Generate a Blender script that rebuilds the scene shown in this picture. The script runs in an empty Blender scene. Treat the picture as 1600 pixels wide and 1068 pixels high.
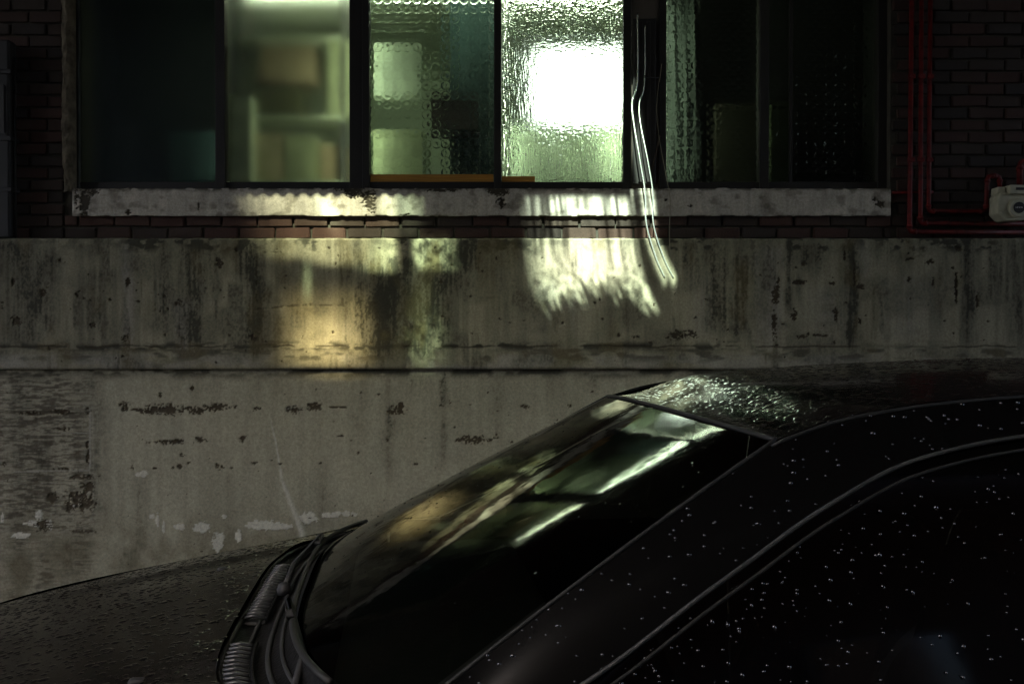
import bpy, bmesh, math, random
import numpy as np
from mathutils import Vector, Matrix
R = math.radians
random.seed(7)
sc = bpy.context.scene
COL = sc.collection

# ------------------------------------------------------------------ camera, sky, sun, exposure
CH, PITCH, F = 1.5592, 0.01016, 1400.0      # eye height, pitch down, focal length in 1600-px units
D = 4.95                                    # distance to the front face of the concrete wall
cd = bpy.data.cameras.new('camera'); cam = bpy.data.objects.new('camera', cd); COL.objects.link(cam)
cd.sensor_width = 36.0; cd.lens = 36.0 * F / 1600.0; cd.clip_start = 0.05; cd.clip_end = 2000
cam.location = (0, 0, CH); cam.rotation_euler = (R(90) - PITCH, 0, 0)
sc.camera = cam

SUN_EL, SUN_AZ = R(50), R(10.5)             # sun behind the camera, a little to the left
w = bpy.data.worlds.new('World'); sc.world = w; w.use_nodes = True
nt = w.node_tree; sky = nt.nodes.new('ShaderNodeTexSky'); sky.sky_type = 'NISHITA'; sky.sun_disc = False
sky.sun_elevation = SUN_EL; sky.sun_rotation = R(180) + SUN_AZ
sky.air_density = 0.8; sky.dust_density = 6.0; sky.ozone_density = 0.3
bg = nt.nodes['Background']; nt.links.new(sky.outputs[0], bg.inputs[0]); bg.inputs[1].default_value = 0.15
sl = bpy.data.lights.new('sun', 'SUN'); sl.energy = 5.0; sl.angle = R(0.3); sl.color = (1.0, 0.97, 0.86)
sun = bpy.data.objects.new('sun', sl); COL.objects.link(sun)
# light travels along this direction
SDIR = Vector((math.sin(SUN_AZ) * math.cos(SUN_EL), math.cos(SUN_AZ) * math.cos(SUN_EL), -math.sin(SUN_EL)))
sun.rotation_euler = SDIR.to_track_quat('-Z', 'Y').to_euler(); sun.location = (-3, -20, 30)

sc.view_settings.view_transform = 'Standard'; sc.view_settings.look = 'None'
sc.view_settings.gamma = 1.0; sc.view_settings.exposure = 2.85; sc.view_settings.use_curve_mapping = False
sc.render.engine = 'CYCLES'
cy = sc.cycles
cy.use_denoising = True
try: cy.denoiser = 'OPENIMAGEDENOISE'
except Exception: pass
cy.max_bounces = 10; cy.diffuse_bounces = 4; cy.glossy_bounces = 4; cy.transmission_bounces = 8; cy.transparent_max_bounces = 16
cy.caustics_reflective = False; cy.caustics_refractive = False; cy.sample_clamp_indirect = 6.0

# ------------------------------------------------------------------ helpers
cP, sP = math.cos(PITCH), math.sin(PITCH)
def at(px, py, y=D):
    """point on the vertical plane at depth y seen at photo position px, py (1600 x 1068)"""
    a = (px - 800) / F; b = (534 - py) / F
    dy = cP + b * sP; dz = -sP + b * cP
    return Vector((a / dy * y, y, CH + dz / dy * y))
def to_px(x, y, z):
    d = y * cP - (z - CH) * sP; u = y * sP + (z - CH) * cP
    return 800 + F * x / d, 534 - F * u / d

def props(o, label=None, cat=None, group=None, kind=None):
    if label: o['label'] = label
    if cat: o['category'] = cat
    if group: o['group'] = group
    if kind: o['kind'] = kind
    return o
def empty(name, loc=(0, 0, 0), parent=None):
    o = bpy.data.objects.new(name, None); COL.objects.link(o); o.location = loc; o.empty_display_size = 0.1
    if parent: o.parent = parent
    return o
def link(name, me, mat=None, parent=None, smooth=False):
    o = bpy.data.objects.new(name, me); COL.objects.link(o)
    if mat and len(me.materials) == 0: me.materials.append(mat)
    if parent: o.parent = parent
    if smooth: me.polygons.foreach_set('use_smooth', [True] * len(me.polygons))
    return o
class MB:
    def __init__(s): s.bm = bmesh.new()
    def box(s, x0, x1, y0, y1, z0, z1, bev=0.0):
        r = bmesh.ops.create_cube(s.bm, size=1.0)
        vs = r['verts']
        for v in vs:
            v.co = Vector(((x0 + x1) / 2 + v.co.x * (x1 - x0), (y0 + y1) / 2 + v.co.y * (y1 - y0), (z0 + z1) / 2 + v.co.z * (z1 - z0)))
        if bev > 0:
            es = list({e for v in vs for e in v.link_edges})
            bmesh.ops.bevel(s.bm, geom=es, offset=bev, segments=2, affect='EDGES', profile=0.5)
        return s
    def tube(s, pts, r, n=10, cap=True):
        pts = [Vector(p) for p in pts]; rings = []
        rr = r if isinstance(r, (list, tuple)) else [r] * len(pts)
        up = Vector((0, 0, 1)); prev = None
        for i, p in enumerate(pts):
            t = (pts[min(i + 1, len(pts) - 1)] - pts[max(i - 1, 0)]).normalized()
            if prev is None:
                a = t.cross(up); a = t.cross(Vector((1, 0, 0))) if a.length < 1e-3 else a
            else:
                a = prev - t * prev.dot(t)
            a.normalize(); prev = a; b = t.cross(a)
            rings.append([s.bm.verts.new(p + (a * math.cos(k * 2 * math.pi / n) + b * math.sin(k * 2 * math.pi / n)) * rr[i]) for k in range(n)])
        for i in range(len(rings) - 1):
            for k in range(n):
                s.bm.faces.new((rings[i][k], rings[i][(k + 1) % n], rings[i + 1][(k + 1) % n], rings[i + 1][k]))
        if cap:
            s.bm.faces.new(rings[0][::-1]); s.bm.faces.new(rings[-1])
        return s
    def lathe(s, prof, c, axis='Y', n=32):
        """prof: list of (radius, along); revolved about axis through c"""
        rings = []
        for r, a in prof:
            ring = []
            for k in range(n):
                u, v = r * math.cos(2 * math.pi * k / n), r * math.sin(2 * math.pi * k / n)
                p = {'Y': (u, a, v), 'X': (a, u, v), 'Z': (u, v, a)}[axis]
                ring.append(s.bm.verts.new(Vector(c) + Vector(p)))
            rings.append(ring)
        for i in range(len(rings) - 1):
            for k in range(n):
                s.bm.faces.new((rings[i][k], rings[i][(k + 1) % n], rings[i + 1][(k + 1) % n], rings[i + 1][k]))
        s.bm.faces.new(rings[0][::-1]); s.bm.faces.new(rings[-1])
        return s
    def prism(s, poly, y0, y1, bev=0.0):
        """poly of (x, z), extruded along y"""
        f = [s.bm.verts.new((x, y0, z)) for x, z in poly]; b = [s.bm.verts.new((x, y1, z)) for x, z in poly]
        fs = [s.bm.faces.new(f), s.bm.faces.new(b[::-1])]
        for i in range(len(poly)):
            j = (i + 1) % len(poly); fs.append(s.bm.faces.new((f[i], b[i], b[j], f[j])))
        if bev > 0:
            es = list({e for v in f for e in v.link_edges} | {e for v in b for e in v.link_edges})
            bmesh.ops.bevel(s.bm, geom=es, offset=bev, segments=2, affect='EDGES', profile=0.5)
        return s
    def build(s, name, mat, parent=None, smooth=False):
        bmesh.ops.recalc_face_normals(s.bm, faces=s.bm.faces)
        me = bpy.data.meshes.new(name); s.bm.to_mesh(me); s.bm.free()
        return link(name, me, mat, parent, smooth)
def grid_mesh(name, P, keep=None, flip=False):
    """P: (n, m, 3) array of points -> quad mesh"""
    n, m = P.shape[:2]
    idx = np.arange(n * m).reshape(n, m)
    q = np.stack([idx[:-1, :-1], idx[1:, :-1], idx[1:, 1:], idx[:-1, 1:]], -1)
    if flip: q = q[..., ::-1]
    q = q[keep] if keep is not None else q.reshape(-1, 4)
    me = bpy.data.meshes.new(name)
    me.vertices.add(n * m); me.vertices.foreach_set('co', np.ascontiguousarray(P, dtype=np.float32).ravel())
    k = len(q); me.loops.add(k * 4); me.polygons.add(k)
    me.loops.foreach_set('vertex_index', np.ascontiguousarray(q, dtype=np.int32).ravel())
    me.polygons.foreach_set('loop_start', np.arange(0, k * 4, 4, dtype=np.int32))
    me.polygons.foreach_set('loop_total', np.full(k, 4, dtype=np.int32))
    me.update(calc_edges=True); me.validate()
    return me
def vcol(me, rgb):
    a = me.attributes.new('Col', 'FLOAT_COLOR', 'POINT')
    c = np.ones((len(me.vertices), 4), np.float32); c[:, :3] = rgb.reshape(-1, 3)
    a.data.foreach_set('color', c.ravel())
# numpy value noise
def vnoise(x, y, seed=0):
    xi = np.floor(x).astype(np.int64); yi = np.floor(y).astype(np.int64); fx = x - xi; fy = y - yi
    fx = fx * fx * (3 - 2 * fx); fy = fy * fy * (3 - 2 * fy)
    def h(a, b):
        n = (a * 374761393 + b * 668265263 + seed * 1442695041) & 0x7fffffff
        n = ((n ^ (n >> 13)) * 1274126177) & 0x7fffffff
        return ((n ^ (n >> 16)) & 0xffff) / 65535.0
    return (h(xi, yi) * (1 - fx) + h(xi + 1, yi) * fx) * (1 - fy) + (h(xi, yi + 1) * (1 - fx) + h(xi + 1, yi + 1) * fx) * fy
def fbm(x, y, seed=0, o=4):
    s = 0; a = 0.5; t = 0
    for k in range(o):
        s = s + a * vnoise(x * 2 ** k, y * 2 ** k, seed + 17 * k); t += a; a *= 0.5
    return s / t
def sstep(a, b, x):
    t = np.clip((x - a) / (b - a), 0, 1); return t * t * (3 - 2 * t)

# ------------------------------------------------------------------ materials
def mat(name):
    m = bpy.data.materials.new(name); m.use_nodes = True
    n = m.node_tree.nodes; return m, n, m.node_tree.links, n['Principled BSDF']
def setp(b, **k):
    for a, v in k.items():
        i = b.inputs.get(a.replace('_', ' '))
        if i is not None: i.default_value = v
def rgb(c): return (c[0], c[1], c[2], 1.0)
def simple(name, c, rough=0.6, metal=0.0, var=0.25, scale=8.0, bump=0.15, bscale=60.0, coat=0.0, spec=0.5, stretch=(1, 1, 1)):
    m, n, l, b = mat(name)
    tc = n.new('ShaderNodeTexCoord'); mp = n.new('ShaderNodeMapping'); mp.inputs['Scale'].default_value = stretch
    l.new(tc.outputs['Object'], mp.inputs[0])
    no = n.new('ShaderNodeTexNoise'); no.inputs['Scale'].default_value = scale; no.inputs['Detail'].default_value = 6
    l.new(mp.outputs[0], no.inputs['Vector'])
    rp = n.new('ShaderNodeValToRGB')
    rp.color_ramp.elements[0].position = 0.3; rp.color_ramp.elements[1].position = 0.7
    rp.color_ramp.elements[0].color = rgb([x * (1 - var) for x in c]); rp.color_ramp.elements[1].color = rgb([min(1, x * (1 + var)) for x in c])
    l.new(no.outputs[0], rp.inputs[0]); l.new(rp.outputs[0], b.inputs['Base Color'])
    setp(b, Roughness=rough, Metallic=metal, Coat_Weight=coat, Specular_IOR_Level=spec)
    if bump > 0:
        n2 = n.new('ShaderNodeTexNoise'); n2.inputs['Scale'].default_value = bscale; n2.inputs['Detail'].default_value = 5
        l.new(mp.outputs[0], n2.inputs['Vector'])
        bp = n.new('ShaderNodeBump'); bp.inputs['Strength'].default_value = bump; bp.inputs['Distance'].default_value = 0.01
        l.new(n2.outputs[0], bp.inputs['Height']); l.new(bp.outputs[0], b.inputs['Normal'])
    return m
def painted(name, rough=0.85, bump=0.5):
    """vertex colour times fine grain"""
    m, n, l, b = mat(name)
    at_ = n.new('ShaderNodeAttribute'); at_.attribute_name = 'Col'
    tc = n.new('ShaderNodeTexCoord')
    no = n.new('ShaderNodeTexNoise'); no.inputs['Scale'].default_value = 75; no.inputs['Detail'].default_value = 8; no.inputs['Roughness'].default_value = 0.85
    l.new(tc.outputs['Object'], no.inputs['Vector'])
    mr = n.new('ShaderNodeMapRange'); mr.inputs[1].default_value = 0.28; mr.inputs[2].default_value = 0.72; mr.inputs[3].default_value = 0.50; mr.inputs[4].default_value = 1.35
    l.new(no.outputs[0], mr.inputs[0])
    mx = n.new('ShaderNodeMix'); mx.data_type = 'RGBA'; mx.blend_type = 'MULTIPLY'; mx.inputs[0].default_value = 1
    l.new(at_.outputs['Color'], mx.inputs[6]); l.new(mr.outputs[0], mx.inputs[7]); l.new(mx.outputs[2], b.inputs['Base Color'])
    bp = n.new('ShaderNodeBump'); bp.inputs['Strength'].default_value = bump; bp.inputs['Distance'].default_value = 0.004
    l.new(no.outputs[0], bp.inputs['Height']); l.new(bp.outputs[0], b.inputs['Normal'])
    setp(b, Roughness=rough, Specular_IOR_Level=0.3)
    return m
M = {}
M['concrete'] = painted('weathered_concrete')
M['sill'] = painted('flaking_white_paint', 0.7, 0.3)
M['mortar'] = simple('mortar', (0.042, 0.037, 0.027), 0.95, var=0.4, scale=14, bump=0.5, bscale=120)
M['render'] = simple('rough_cement_render', (0.13, 0.11, 0.075), 0.95, var=0.5, scale=18, bump=0.9, bscale=70)
M['pier'] = simple('grey_brown_plaster', (0.10, 0.085, 0.07), 0.9, var=0.25, scale=6, bump=0.3)
M['frame'] = simple('dark_brown_aluminium', (0.010, 0.008, 0.006), 0.6, metal=0.0, var=0.3, bump=0.05)
M['frame_edge'] = simple('worn_aluminium_edge', (0.10, 0.105, 0.10), 0.45, metal=0.3, var=0.4, bump=0.05)
M['amber'] = simple('amber_varnished_wood', (0.42, 0.20, 0.03), 0.45, var=0.3, scale=5, stretch=(1, 8, 30), bump=0.1)
M['red'] = simple('dark_red_pipe_paint', (0.10, 0.004, 0.003), 0.6, var=0.5, scale=25, bump=0.3, coat=0.0, spec=0.3)
M['meter'] = simple('beige_meter_enamel', (0.44, 0.42, 0.30), 0.5, var=0.2, scale=18, bump=0.12)
M['black'] = simple('black_plastic', (0.008, 0.008, 0.008), 0.7, var=0.3, bump=0.1)
M['grey'] = simple('dull_grey_metal', (0.10, 0.10, 0.10), 0.5, metal=0.4, var=0.3, bump=0.1)
M['letters'] = simple('white_print', (0.6, 0.6, 0.55), 0.6, var=0.05, bump=0)
M['cable'] = simple('pale_glossy_trail', (0.80, 0.86, 0.74), 0.22, metal=0.8, var=0.08, bump=0.0, coat=1.0)
M['cable_dull'] = simple('dull_cable', (0.16, 0.14, 0.09), 0.5, var=0.3, bump=0.0)
M['room'] = simple('pale_green_room_wall', (0.42, 0.47, 0.34), 0.9, var=0.1, scale=3, bump=0.05)
M['room_dark'] = simple('unlit_room_dark', (0.010, 0.012, 0.010), 0.9, var=0.5, scale=3, bump=0.05)
M['asphalt'] = simple('asphalt', (0.045, 0.045, 0.042), 0.9, var=0.3, scale=3, bump=0.6, bscale=180)
M['sheet_opaque'] = simple('grey_corrugated_sheet', (0.05, 0.05, 0.045), 0.8, var=0.3, scale=4, bump=0.1)
M['wood'] = simple('weathered_batten', (0.08, 0.06, 0.04), 0.85, var=0.3, scale=6, stretch=(4, 1, 4), bump=0.2)
M['tower'] = simple('tower_concrete', (0.14, 0.14, 0.13), 0.9, var=0.2, scale=0.3, bump=0.2, bscale=4)
M['tower_glass'] = simple('tower_window', (0.02, 0.025, 0.03), 0.1, var=0.1, scale=0.3, bump=0)

def brick_mat(name, k):
    m, n, l, b = mat(name)
    oi = n.new('ShaderNodeObjectInfo'); rp = n.new('ShaderNodeValToRGB'); e = rp.color_ramp.elements
    e[0].color = (0.018, 0.012, 0.009, 1); e[1].color = (0.052, 0.024, 0.016, 1)
    x = e.new(0.35); x.color = (0.034, 0.022, 0.015, 1); x = e.new(0.7); x.color = (0.045, 0.018, 0.012, 1)
    l.new(oi.outputs['Random'], rp.inputs[0])
    tc = n.new('ShaderNodeTexCoord'); no = n.new('ShaderNodeTexNoise'); no.inputs['Scale'].default_value = 35; no.inputs['Detail'].default_value = 7
    ad = n.new('ShaderNodeVectorMath'); ad.operation = 'ADD'
    l.new(tc.outputs['Object'], ad.inputs[0]); l.new(oi.outputs['Location'], ad.inputs[1]); l.new(ad.outputs[0], no.inputs['Vector'])
    mr = n.new('ShaderNodeMapRange'); mr.inputs[1].default_value = 0.3; mr.inputs[2].default_value = 0.7; mr.inputs[3].default_value = 0.45 * k; mr.inputs[4].default_value = 1.45 * k
    l.new(no.outputs[0], mr.inputs[0])
    mx = n.new('ShaderNodeMix'); mx.data_type = 'RGBA'; mx.blend_type = 'MULTIPLY'; mx.inputs[0].default_value = 1
    l.new(rp.outputs[0], mx.inputs[6]); l.new(mr.outputs[0], mx.inputs[7]); l.new(mx.outputs[2], b.inputs['Base Color'])
    bp = n.new('ShaderNodeBump'); bp.inputs['Strength'].default_value = 0.7; bp.inputs['Distance'].default_value = 0.006
    l.new(no.outputs[0], bp.inputs['Height']); l.new(bp.outputs[0], b.inputs['Normal'])
    setp(b, Roughness=0.9)
    return m
M['brick'] = brick_mat('old_dark_brick', 1.0); M['brick_brightened'] = brick_mat('brightened_brick', 1.25)  # second brick is a lighter copy, brightened so the sun patch shows
def brick_tex_mat():
    m, n, l, b = mat('far_brickwork')
    tc = n.new('ShaderNodeTexCoord'); mp = n.new('ShaderNodeMapping'); mp.inputs['Rotation'].default_value = (R(90), 0, 0)
    l.new(tc.outputs['Object'], mp.inputs[0])
    t = n.new('ShaderNodeTexBrick'); t.inputs['Scale'].default_value = 5.0; t.inputs['Brick Width'].default_value = 1.0; t.inputs['Row Height'].default_value = 0.335
    t.inputs['Mortar Size'].default_value = 0.03
    t.inputs['Color1'].default_value = (0.05, 0.02, 0.014, 1); t.inputs['Color2'].default_value = (0.025, 0.015, 0.011, 1); t.inputs['Mortar'].default_value = (0.055, 0.048, 0.036, 1)
    l.new(mp.outputs[0], t.inputs['Vector']); l.new(t.outputs[0], b.inputs['Base Color']); setp(b, Roughness=0.9)
    return m
M['brick_far'] = brick_tex_mat()

def glass_mat(name, kind, rough, strength, tint=(0.9, 0.95, 0.9), pitch=0.05):
    m, n, l, b = mat(name)
    n.remove(b); out = n['Material Output']
    g = n.new('ShaderNodeBsdfGlass'); g.inputs['Color'].default_value = rgb(tint); g.inputs['Roughness'].default_value = rough; g.inputs['IOR'].default_value = 1.48
    tc = n.new('ShaderNodeTexCoord'); mp = n.new('ShaderNodeMapping'); l.new(tc.outputs['Object'], mp.inputs[0])
    bp = n.new('ShaderNodeBump'); bp.inputs['Strength'].default_value = strength; bp.inputs['Distance'].default_value = 0.01
    if kind == 'mesh':          # very fine woven grid
        w1 = n.new('ShaderNodeTexWave'); w1.bands_direction = 'X'; w1.inputs['Scale'].default_value = 1 / pitch / 3.14159 * 1.57
        w2 = n.new('ShaderNodeTexWave'); w2.bands_direction = 'Z'; w2.inputs['Scale'].default_value = 1 / pitch / 3.14159 * 1.57
        l.new(mp.outputs[0], w1.inputs[0]); l.new(mp.outputs[0], w2.inputs[0])
        a = n.new('ShaderNodeMath'); a.operation = 'MULTIPLY'; l.new(w1.outputs[1], a.inputs[0]); l.new(w2.outputs[1], a.inputs[1]); h = a.outputs[0]
    elif kind == 'flower':      # pressed rosettes in rows
        v = n.new('ShaderNodeTexVoronoi'); v.inputs['Scale'].default_value = 1 / pitch; v.inputs['Randomness'].default_value = 0.12
        l.new(mp.outputs[0], v.inputs[0])
        v2 = n.new('ShaderNodeTexVoronoi'); v2.inputs['Scale'].default_value = 3.1 / pitch; v2.inputs['Randomness'].default_value = 0.7; l.new(mp.outputs[0], v2.inputs[0])
        w = n.new('ShaderNodeMath'); w.operation = 'MULTIPLY'; w.inputs[1].default_value = 14; l.new(v.outputs[0], w.inputs[0])
        s = n.new('ShaderNodeMath'); s.operation = 'SINE'; l.new(w.outputs[0], s.inputs[0])
        a = n.new('ShaderNodeMath'); a.operation = 'ADD'; l.new(s.outputs[0], a.inputs[0]); l.new(v2.outputs[0], a.inputs[1]); h = a.outputs[0]
    else:                       # drawn ripple, slanting
        mp.inputs['Rotation'].default_value = (0, R(14), 0); mp.inputs['Scale'].default_value = (1, 1, 0.22)
        no = n.new('ShaderNodeTexNoise'); no.inputs['Scale'].default_value = 1 / pitch; no.inputs['Detail'].default_value = 3
        l.new(mp.outputs[0], no.inputs['Vector'])
        v = n.new('ShaderNodeTexVoronoi'); v.inputs['Scale'].default_value = 1.4 / pitch; v.inputs['Randomness'].default_value = 0.5; l.new(mp.outputs[0], v.inputs[0])
        a = n.new('ShaderNodeMath'); a.operation = 'ADD'; l.new(no.outputs[0], a.inputs[0]); l.new(v.outputs[0], a.inputs[1])
        mp3 = n.new('ShaderNodeMapping'); mp3.inputs['Scale'].default_value = (1, 1, 1.6); l.new(tc.outputs['Object'], mp3.inputs[0])
        n3 = n.new('ShaderNodeTexNoise'); n3.inputs['Scale'].default_value = 0.55 / pitch; n3.inputs['Detail'].default_value = 2; l.new(mp3.outputs[0], n3.inputs['Vector'])
        a3 = n.new('ShaderNodeMath'); a3.operation = 'MULTIPLY_ADD'; a3.inputs[1].default_value = 2.2; l.new(n3.outputs[0], a3.inputs[0]); l.new(a.outputs[0], a3.inputs[2]); h = a3.outputs[0]
    l.new(h, bp.inputs['Height']); l.new(bp.outputs[0], g.inputs['Normal']); l.new(g.outputs[0], out.inputs['Surface'])
    return m
M['g_mesh'] = glass_mat('fine_mesh_glass', 'mesh', 0.26, 0.12, (0.9, 0.95, 0.86), 0.007)
M['g_mesh_dark'] = glass_mat('fine_mesh_glass_dim', 'mesh', 0.12, 0.15, (0.6, 0.66, 0.62), 0.007)
M['g_flower'] = glass_mat('rosette_glass', 'flower', 0.18, 0.25, (0.85, 0.93, 0.86), 0.055)
M['g_ripple'] = glass_mat('rippled_glass', 'ripple', 0.10, 1.0, (0.9, 0.97, 0.9), 0.02)
M['g_flower_dark'] = glass_mat('rosette_glass_dim', 'flower', 0.12, 0.2, (0.8, 0.85, 0.8), 0.055)

def emission(name, c, s):
    m, n, l, b = mat(name); n.remove(b)
    e = n.new('ShaderNodeEmission'); e.inputs[0].default_value = rgb(c); e.inputs[1].default_value = s
    l.new(e.outputs[0], n['Material Output'].inputs[0]); return m
M['lamp'] = emission('fluorescent_diffuser', (0.93, 1.0, 0.88), 1.6)
def lamp_falloff(m, peak):
    n, l = m.node_tree.nodes, m.node_tree.links     # brightest over the tubes in the middle, dimmer at the rim
    e = [x for x in n if x.type == 'EMISSION'][0]
    tc = n.new('ShaderNodeTexCoord'); sp = n.new('ShaderNodeSeparateXYZ'); l.new(tc.outputs['Generated'], sp.inputs[0])
    def edge(o, a, b_):
        r1 = n.new('ShaderNodeMapRange'); r1.interpolation_type = 'SMOOTHSTEP'; r1.inputs[1].default_value = a; r1.inputs[2].default_value = b_; l.new(o, r1.inputs[0]); return r1.outputs[0]
    vs = [edge(sp.outputs[2], 0, .30), edge(sp.outputs[2], 1, .78), edge(sp.outputs[0], 0, .25)]
    p = vs[0]
    for v in vs[1:]:
        mu = n.new('ShaderNodeMath'); mu.operation = 'MULTIPLY'; l.new(p, mu.inputs[0]); l.new(v, mu.inputs[1]); p = mu.outputs[0]
    mu = n.new('ShaderNodeMath'); mu.operation = 'MULTIPLY_ADD'; mu.inputs[1].default_value = peak; mu.inputs[2].default_value = 0.06; l.new(p, mu.inputs[0]); l.new(mu.outputs[0], e.inputs[1])
lamp_falloff(M['lamp'], 1.5)
M['tube'] = emission('fluorescent_tube', (0.92, 1.0, 0.76), 3.7)

# ------------------------------------------------------------------ ground
g = MB(); g.box(-300, 300, -300, 300, -0.2, 0.0); props(g.build('ground', M['asphalt']), kind='structure')

# ------------------------------------------------------------------ concrete wall with stains, chips and cracks
def chips_mask(px, py, chips, seed, soft=0.9, amp=4.0):
    m = np.zeros_like(px)
    nz = 0.45 * (fbm(px / 8.0, py / 8.0, seed, 2) - 0.5) + 0.75 * (fbm(px / 2.6, py / 2.2, seed + 3, 2) - 0.5)
    for cx, cyy, ww, hh in chips:
        sel = (abs(px - cx) < ww * 1.1 + 4) & (abs(py - cyy) < hh * 1.1 + 4)
        if not sel.any(): continue
        d = ((px[sel] - cx) / (ww / 2)) ** 2 + ((py[sel] - cyy) / (hh / 2)) ** 2
        m[sel] = np.maximum(m[sel], sstep(0.0, 0.25, soft - d + amp * nz[sel]))
    return m
def streaks(px, py, lst, seed, wide=1.0):
    m = np.zeros_like(px)
    for k, (cx, ww, y0, y1, s) in enumerate(lst):
        ww = ww * wide
        wob = (fbm(py / 60.0, px * 0 + k * 3.1, seed + k, 2) - 0.5) * ww * 1.2
        g_ = np.exp(-((px - cx - wob) / ww) ** 2)
        r = sstep(y0 - 12, y0 + 12, py) * (1 - sstep(y1 - 40, y1 + 10, py))
        tex = 0.2 + 1.5 * fbm(px / 4.0, py / 60.0, seed + 7 + k, 4) * (.5 + fbm(px / 20, py / 24, seed + 50 + k, 2))
        m = np.maximum(m, g_ * r * tex * s)
    return m
def lerp(c, col, m): return c * (1 - m[..., None]) + np.array(col) * m[..., None]

wall = empty('concrete_wall', (0, D, 0))
props(wall, 'stained grey concrete wall with flaking plaster running below the windows', 'wall')
ZT = at(800, 371).z; ZL = at(800, 577).z; ZC = at(800, 541).z
def xz(x0, x1, z0, z1, step):
    xs = np.linspace(x0, x1, int((x1 - x0) / step)); zs = np.linspace(z0, z1, int((z1 - z0) / step))
    X, Z = np.meshgrid(xs, zs, indexing='ij'); return X, Z
# upper tier
X, Z = xz(-3.35, 3.35, ZL, ZT, 0.0044)
px, py = to_px(X, D, Z)
big = fbm(px / 160, py / 120, 1, 4); mid = fbm(px / 30, py / 60, 2, 4); fine = fbm(px / 5, py / 7, 3, 3); vert = fbm(px / 9, py / 170, 4, 4)
c = np.ones(X.shape + (3,)) * np.array([0.282, 0.260, 0.178])
vb = fbm(px / 26, py / 260, 5, 4)
grain = fbm(px / 2.3, py / 3.4, 6, 2)
c *= (0.30 + 0.42 * big + 0.22 * mid + 0.22 + 0.30 * sstep(.3, .7, vert) + 0.22 * (vb - .3) + .22 * (grain - .5))[..., None]
pale = np.maximum(streaks(px, py, [(200, 9, 380, 570, .8), (287, 14, 470, 575, .9), (1205, 20, 385, 560, .85), (1352, 9, 372, 470, .7), (1095, 16, 425, 545, .5), (1420, 40, 430, 545, .35), (1290, 35, 450, 545, .4), (860, 40, 440, 560, .35), (540, 40, 500, 575, .4), (1185, 5, 390, 535, .7)], 30), 0)
c = lerp(c, (0.36, 0.335, 0.28), np.clip(pale, 0, 1) * 0.8)
dark = streaks(px, py, [(30, 26, 375, 560, .7), (78, 14, 390, 540, .5), (150, 26, 420, 560, .4), (250, 18, 372, 540, .5), (300, 17, 380, 570, .8), (330, 10, 372, 480, .5), (395, 16, 375, 570, .85),
    (470, 22, 372, 540, .35), (560, 26, 372, 560, .55), (608, 26, 400, 572, 1.0), (640, 14, 420, 575, .9), (662, 18, 440, 572, .9), (700, 30, 372, 480, .8), (735, 22, 372, 440, .95), (760, 40, 372, 420, .5), (700, 20, 460, 560, .5),
    (800, 20, 372, 520, .35), (1075, 22, 372, 470, .5), (1130, 18, 385, 540, .75), (1158, 11, 395, 545, .85), (1232, 5, 372, 500, .8), (1262, 30, 375, 440, .55), (1330, 6, 372, 556, 1.0), (1322, 18, 380, 556, .5),
    (1385, 26, 372, 430, .4), (1513, 9, 372, 560, .75), (1560, 12, 372, 480, .5), (1470, 14, 380, 520, .35), (1590, 14, 372, 560, .5), (1000, 26, 372, 480, .3), (950, 20, 480, 560, .3)], 60, 1.5)
speck = sstep(0.40, 0.68, .25 * fine + .75 * grain)
rv = sstep(.48, .72, fbm(px / 13, py / 150, 18, 4)) * sstep(.38, .62, fbm(px / 60, py / 70, 19, 3))
cloud = .50 * sstep(.42, .70, fbm(px / 70, py / 46, 20, 4)) + .25 * sstep(.45, .7, vb)
mould = np.clip(np.maximum.reduce([1.5 * dark, rv * .8, cloud]) * (0.66 + 0.40 * speck), 0, 1)
top = (1 - sstep(372, 398 + 26 * mid, py)) * (0.35 + 0.9 * sstep(0.42, 0.62, fbm(px / 14, py / 9, 9, 4))) * (0.5 + 0.8 * sstep(.4, .6, fbm(px / 90, py / 90, 11, 2)))
band = np.exp(-((py - 541 - 10 * (mid - .5)) / 8.0) ** 2) * sstep(0.40, 0.60, fbm(px / 22, py / 9, 12, 4)) * (1.0 - 0.55 * sstep(1150, 1300, px))
under = sstep(541, 547, py) * (1 - sstep(556, 574, py)) * sstep(0.45, 0.66, fbm(px / 38, py / 14, 14, 4)) * 0.8
c = lerp(c, (0.34, 0.32, 0.265), sstep(548, 560, py) * 0.75 * sstep(.35, .6, fbm(px / 50, py / 20, 15, 3)))
mould = np.clip(np.maximum.reduce([mould, top * 1.0, band, under]), 0, 1)
c = lerp(c, (0.030, 0.029, 0.018), mould * 0.93)
c = lerp(c, (0.14, 0.11, 0.045), 0.35 * sstep(0.55, 0.7, fbm(px / 40, py / 80, 16, 3)) * (0.3 + mould))   # rusty green tint
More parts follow.
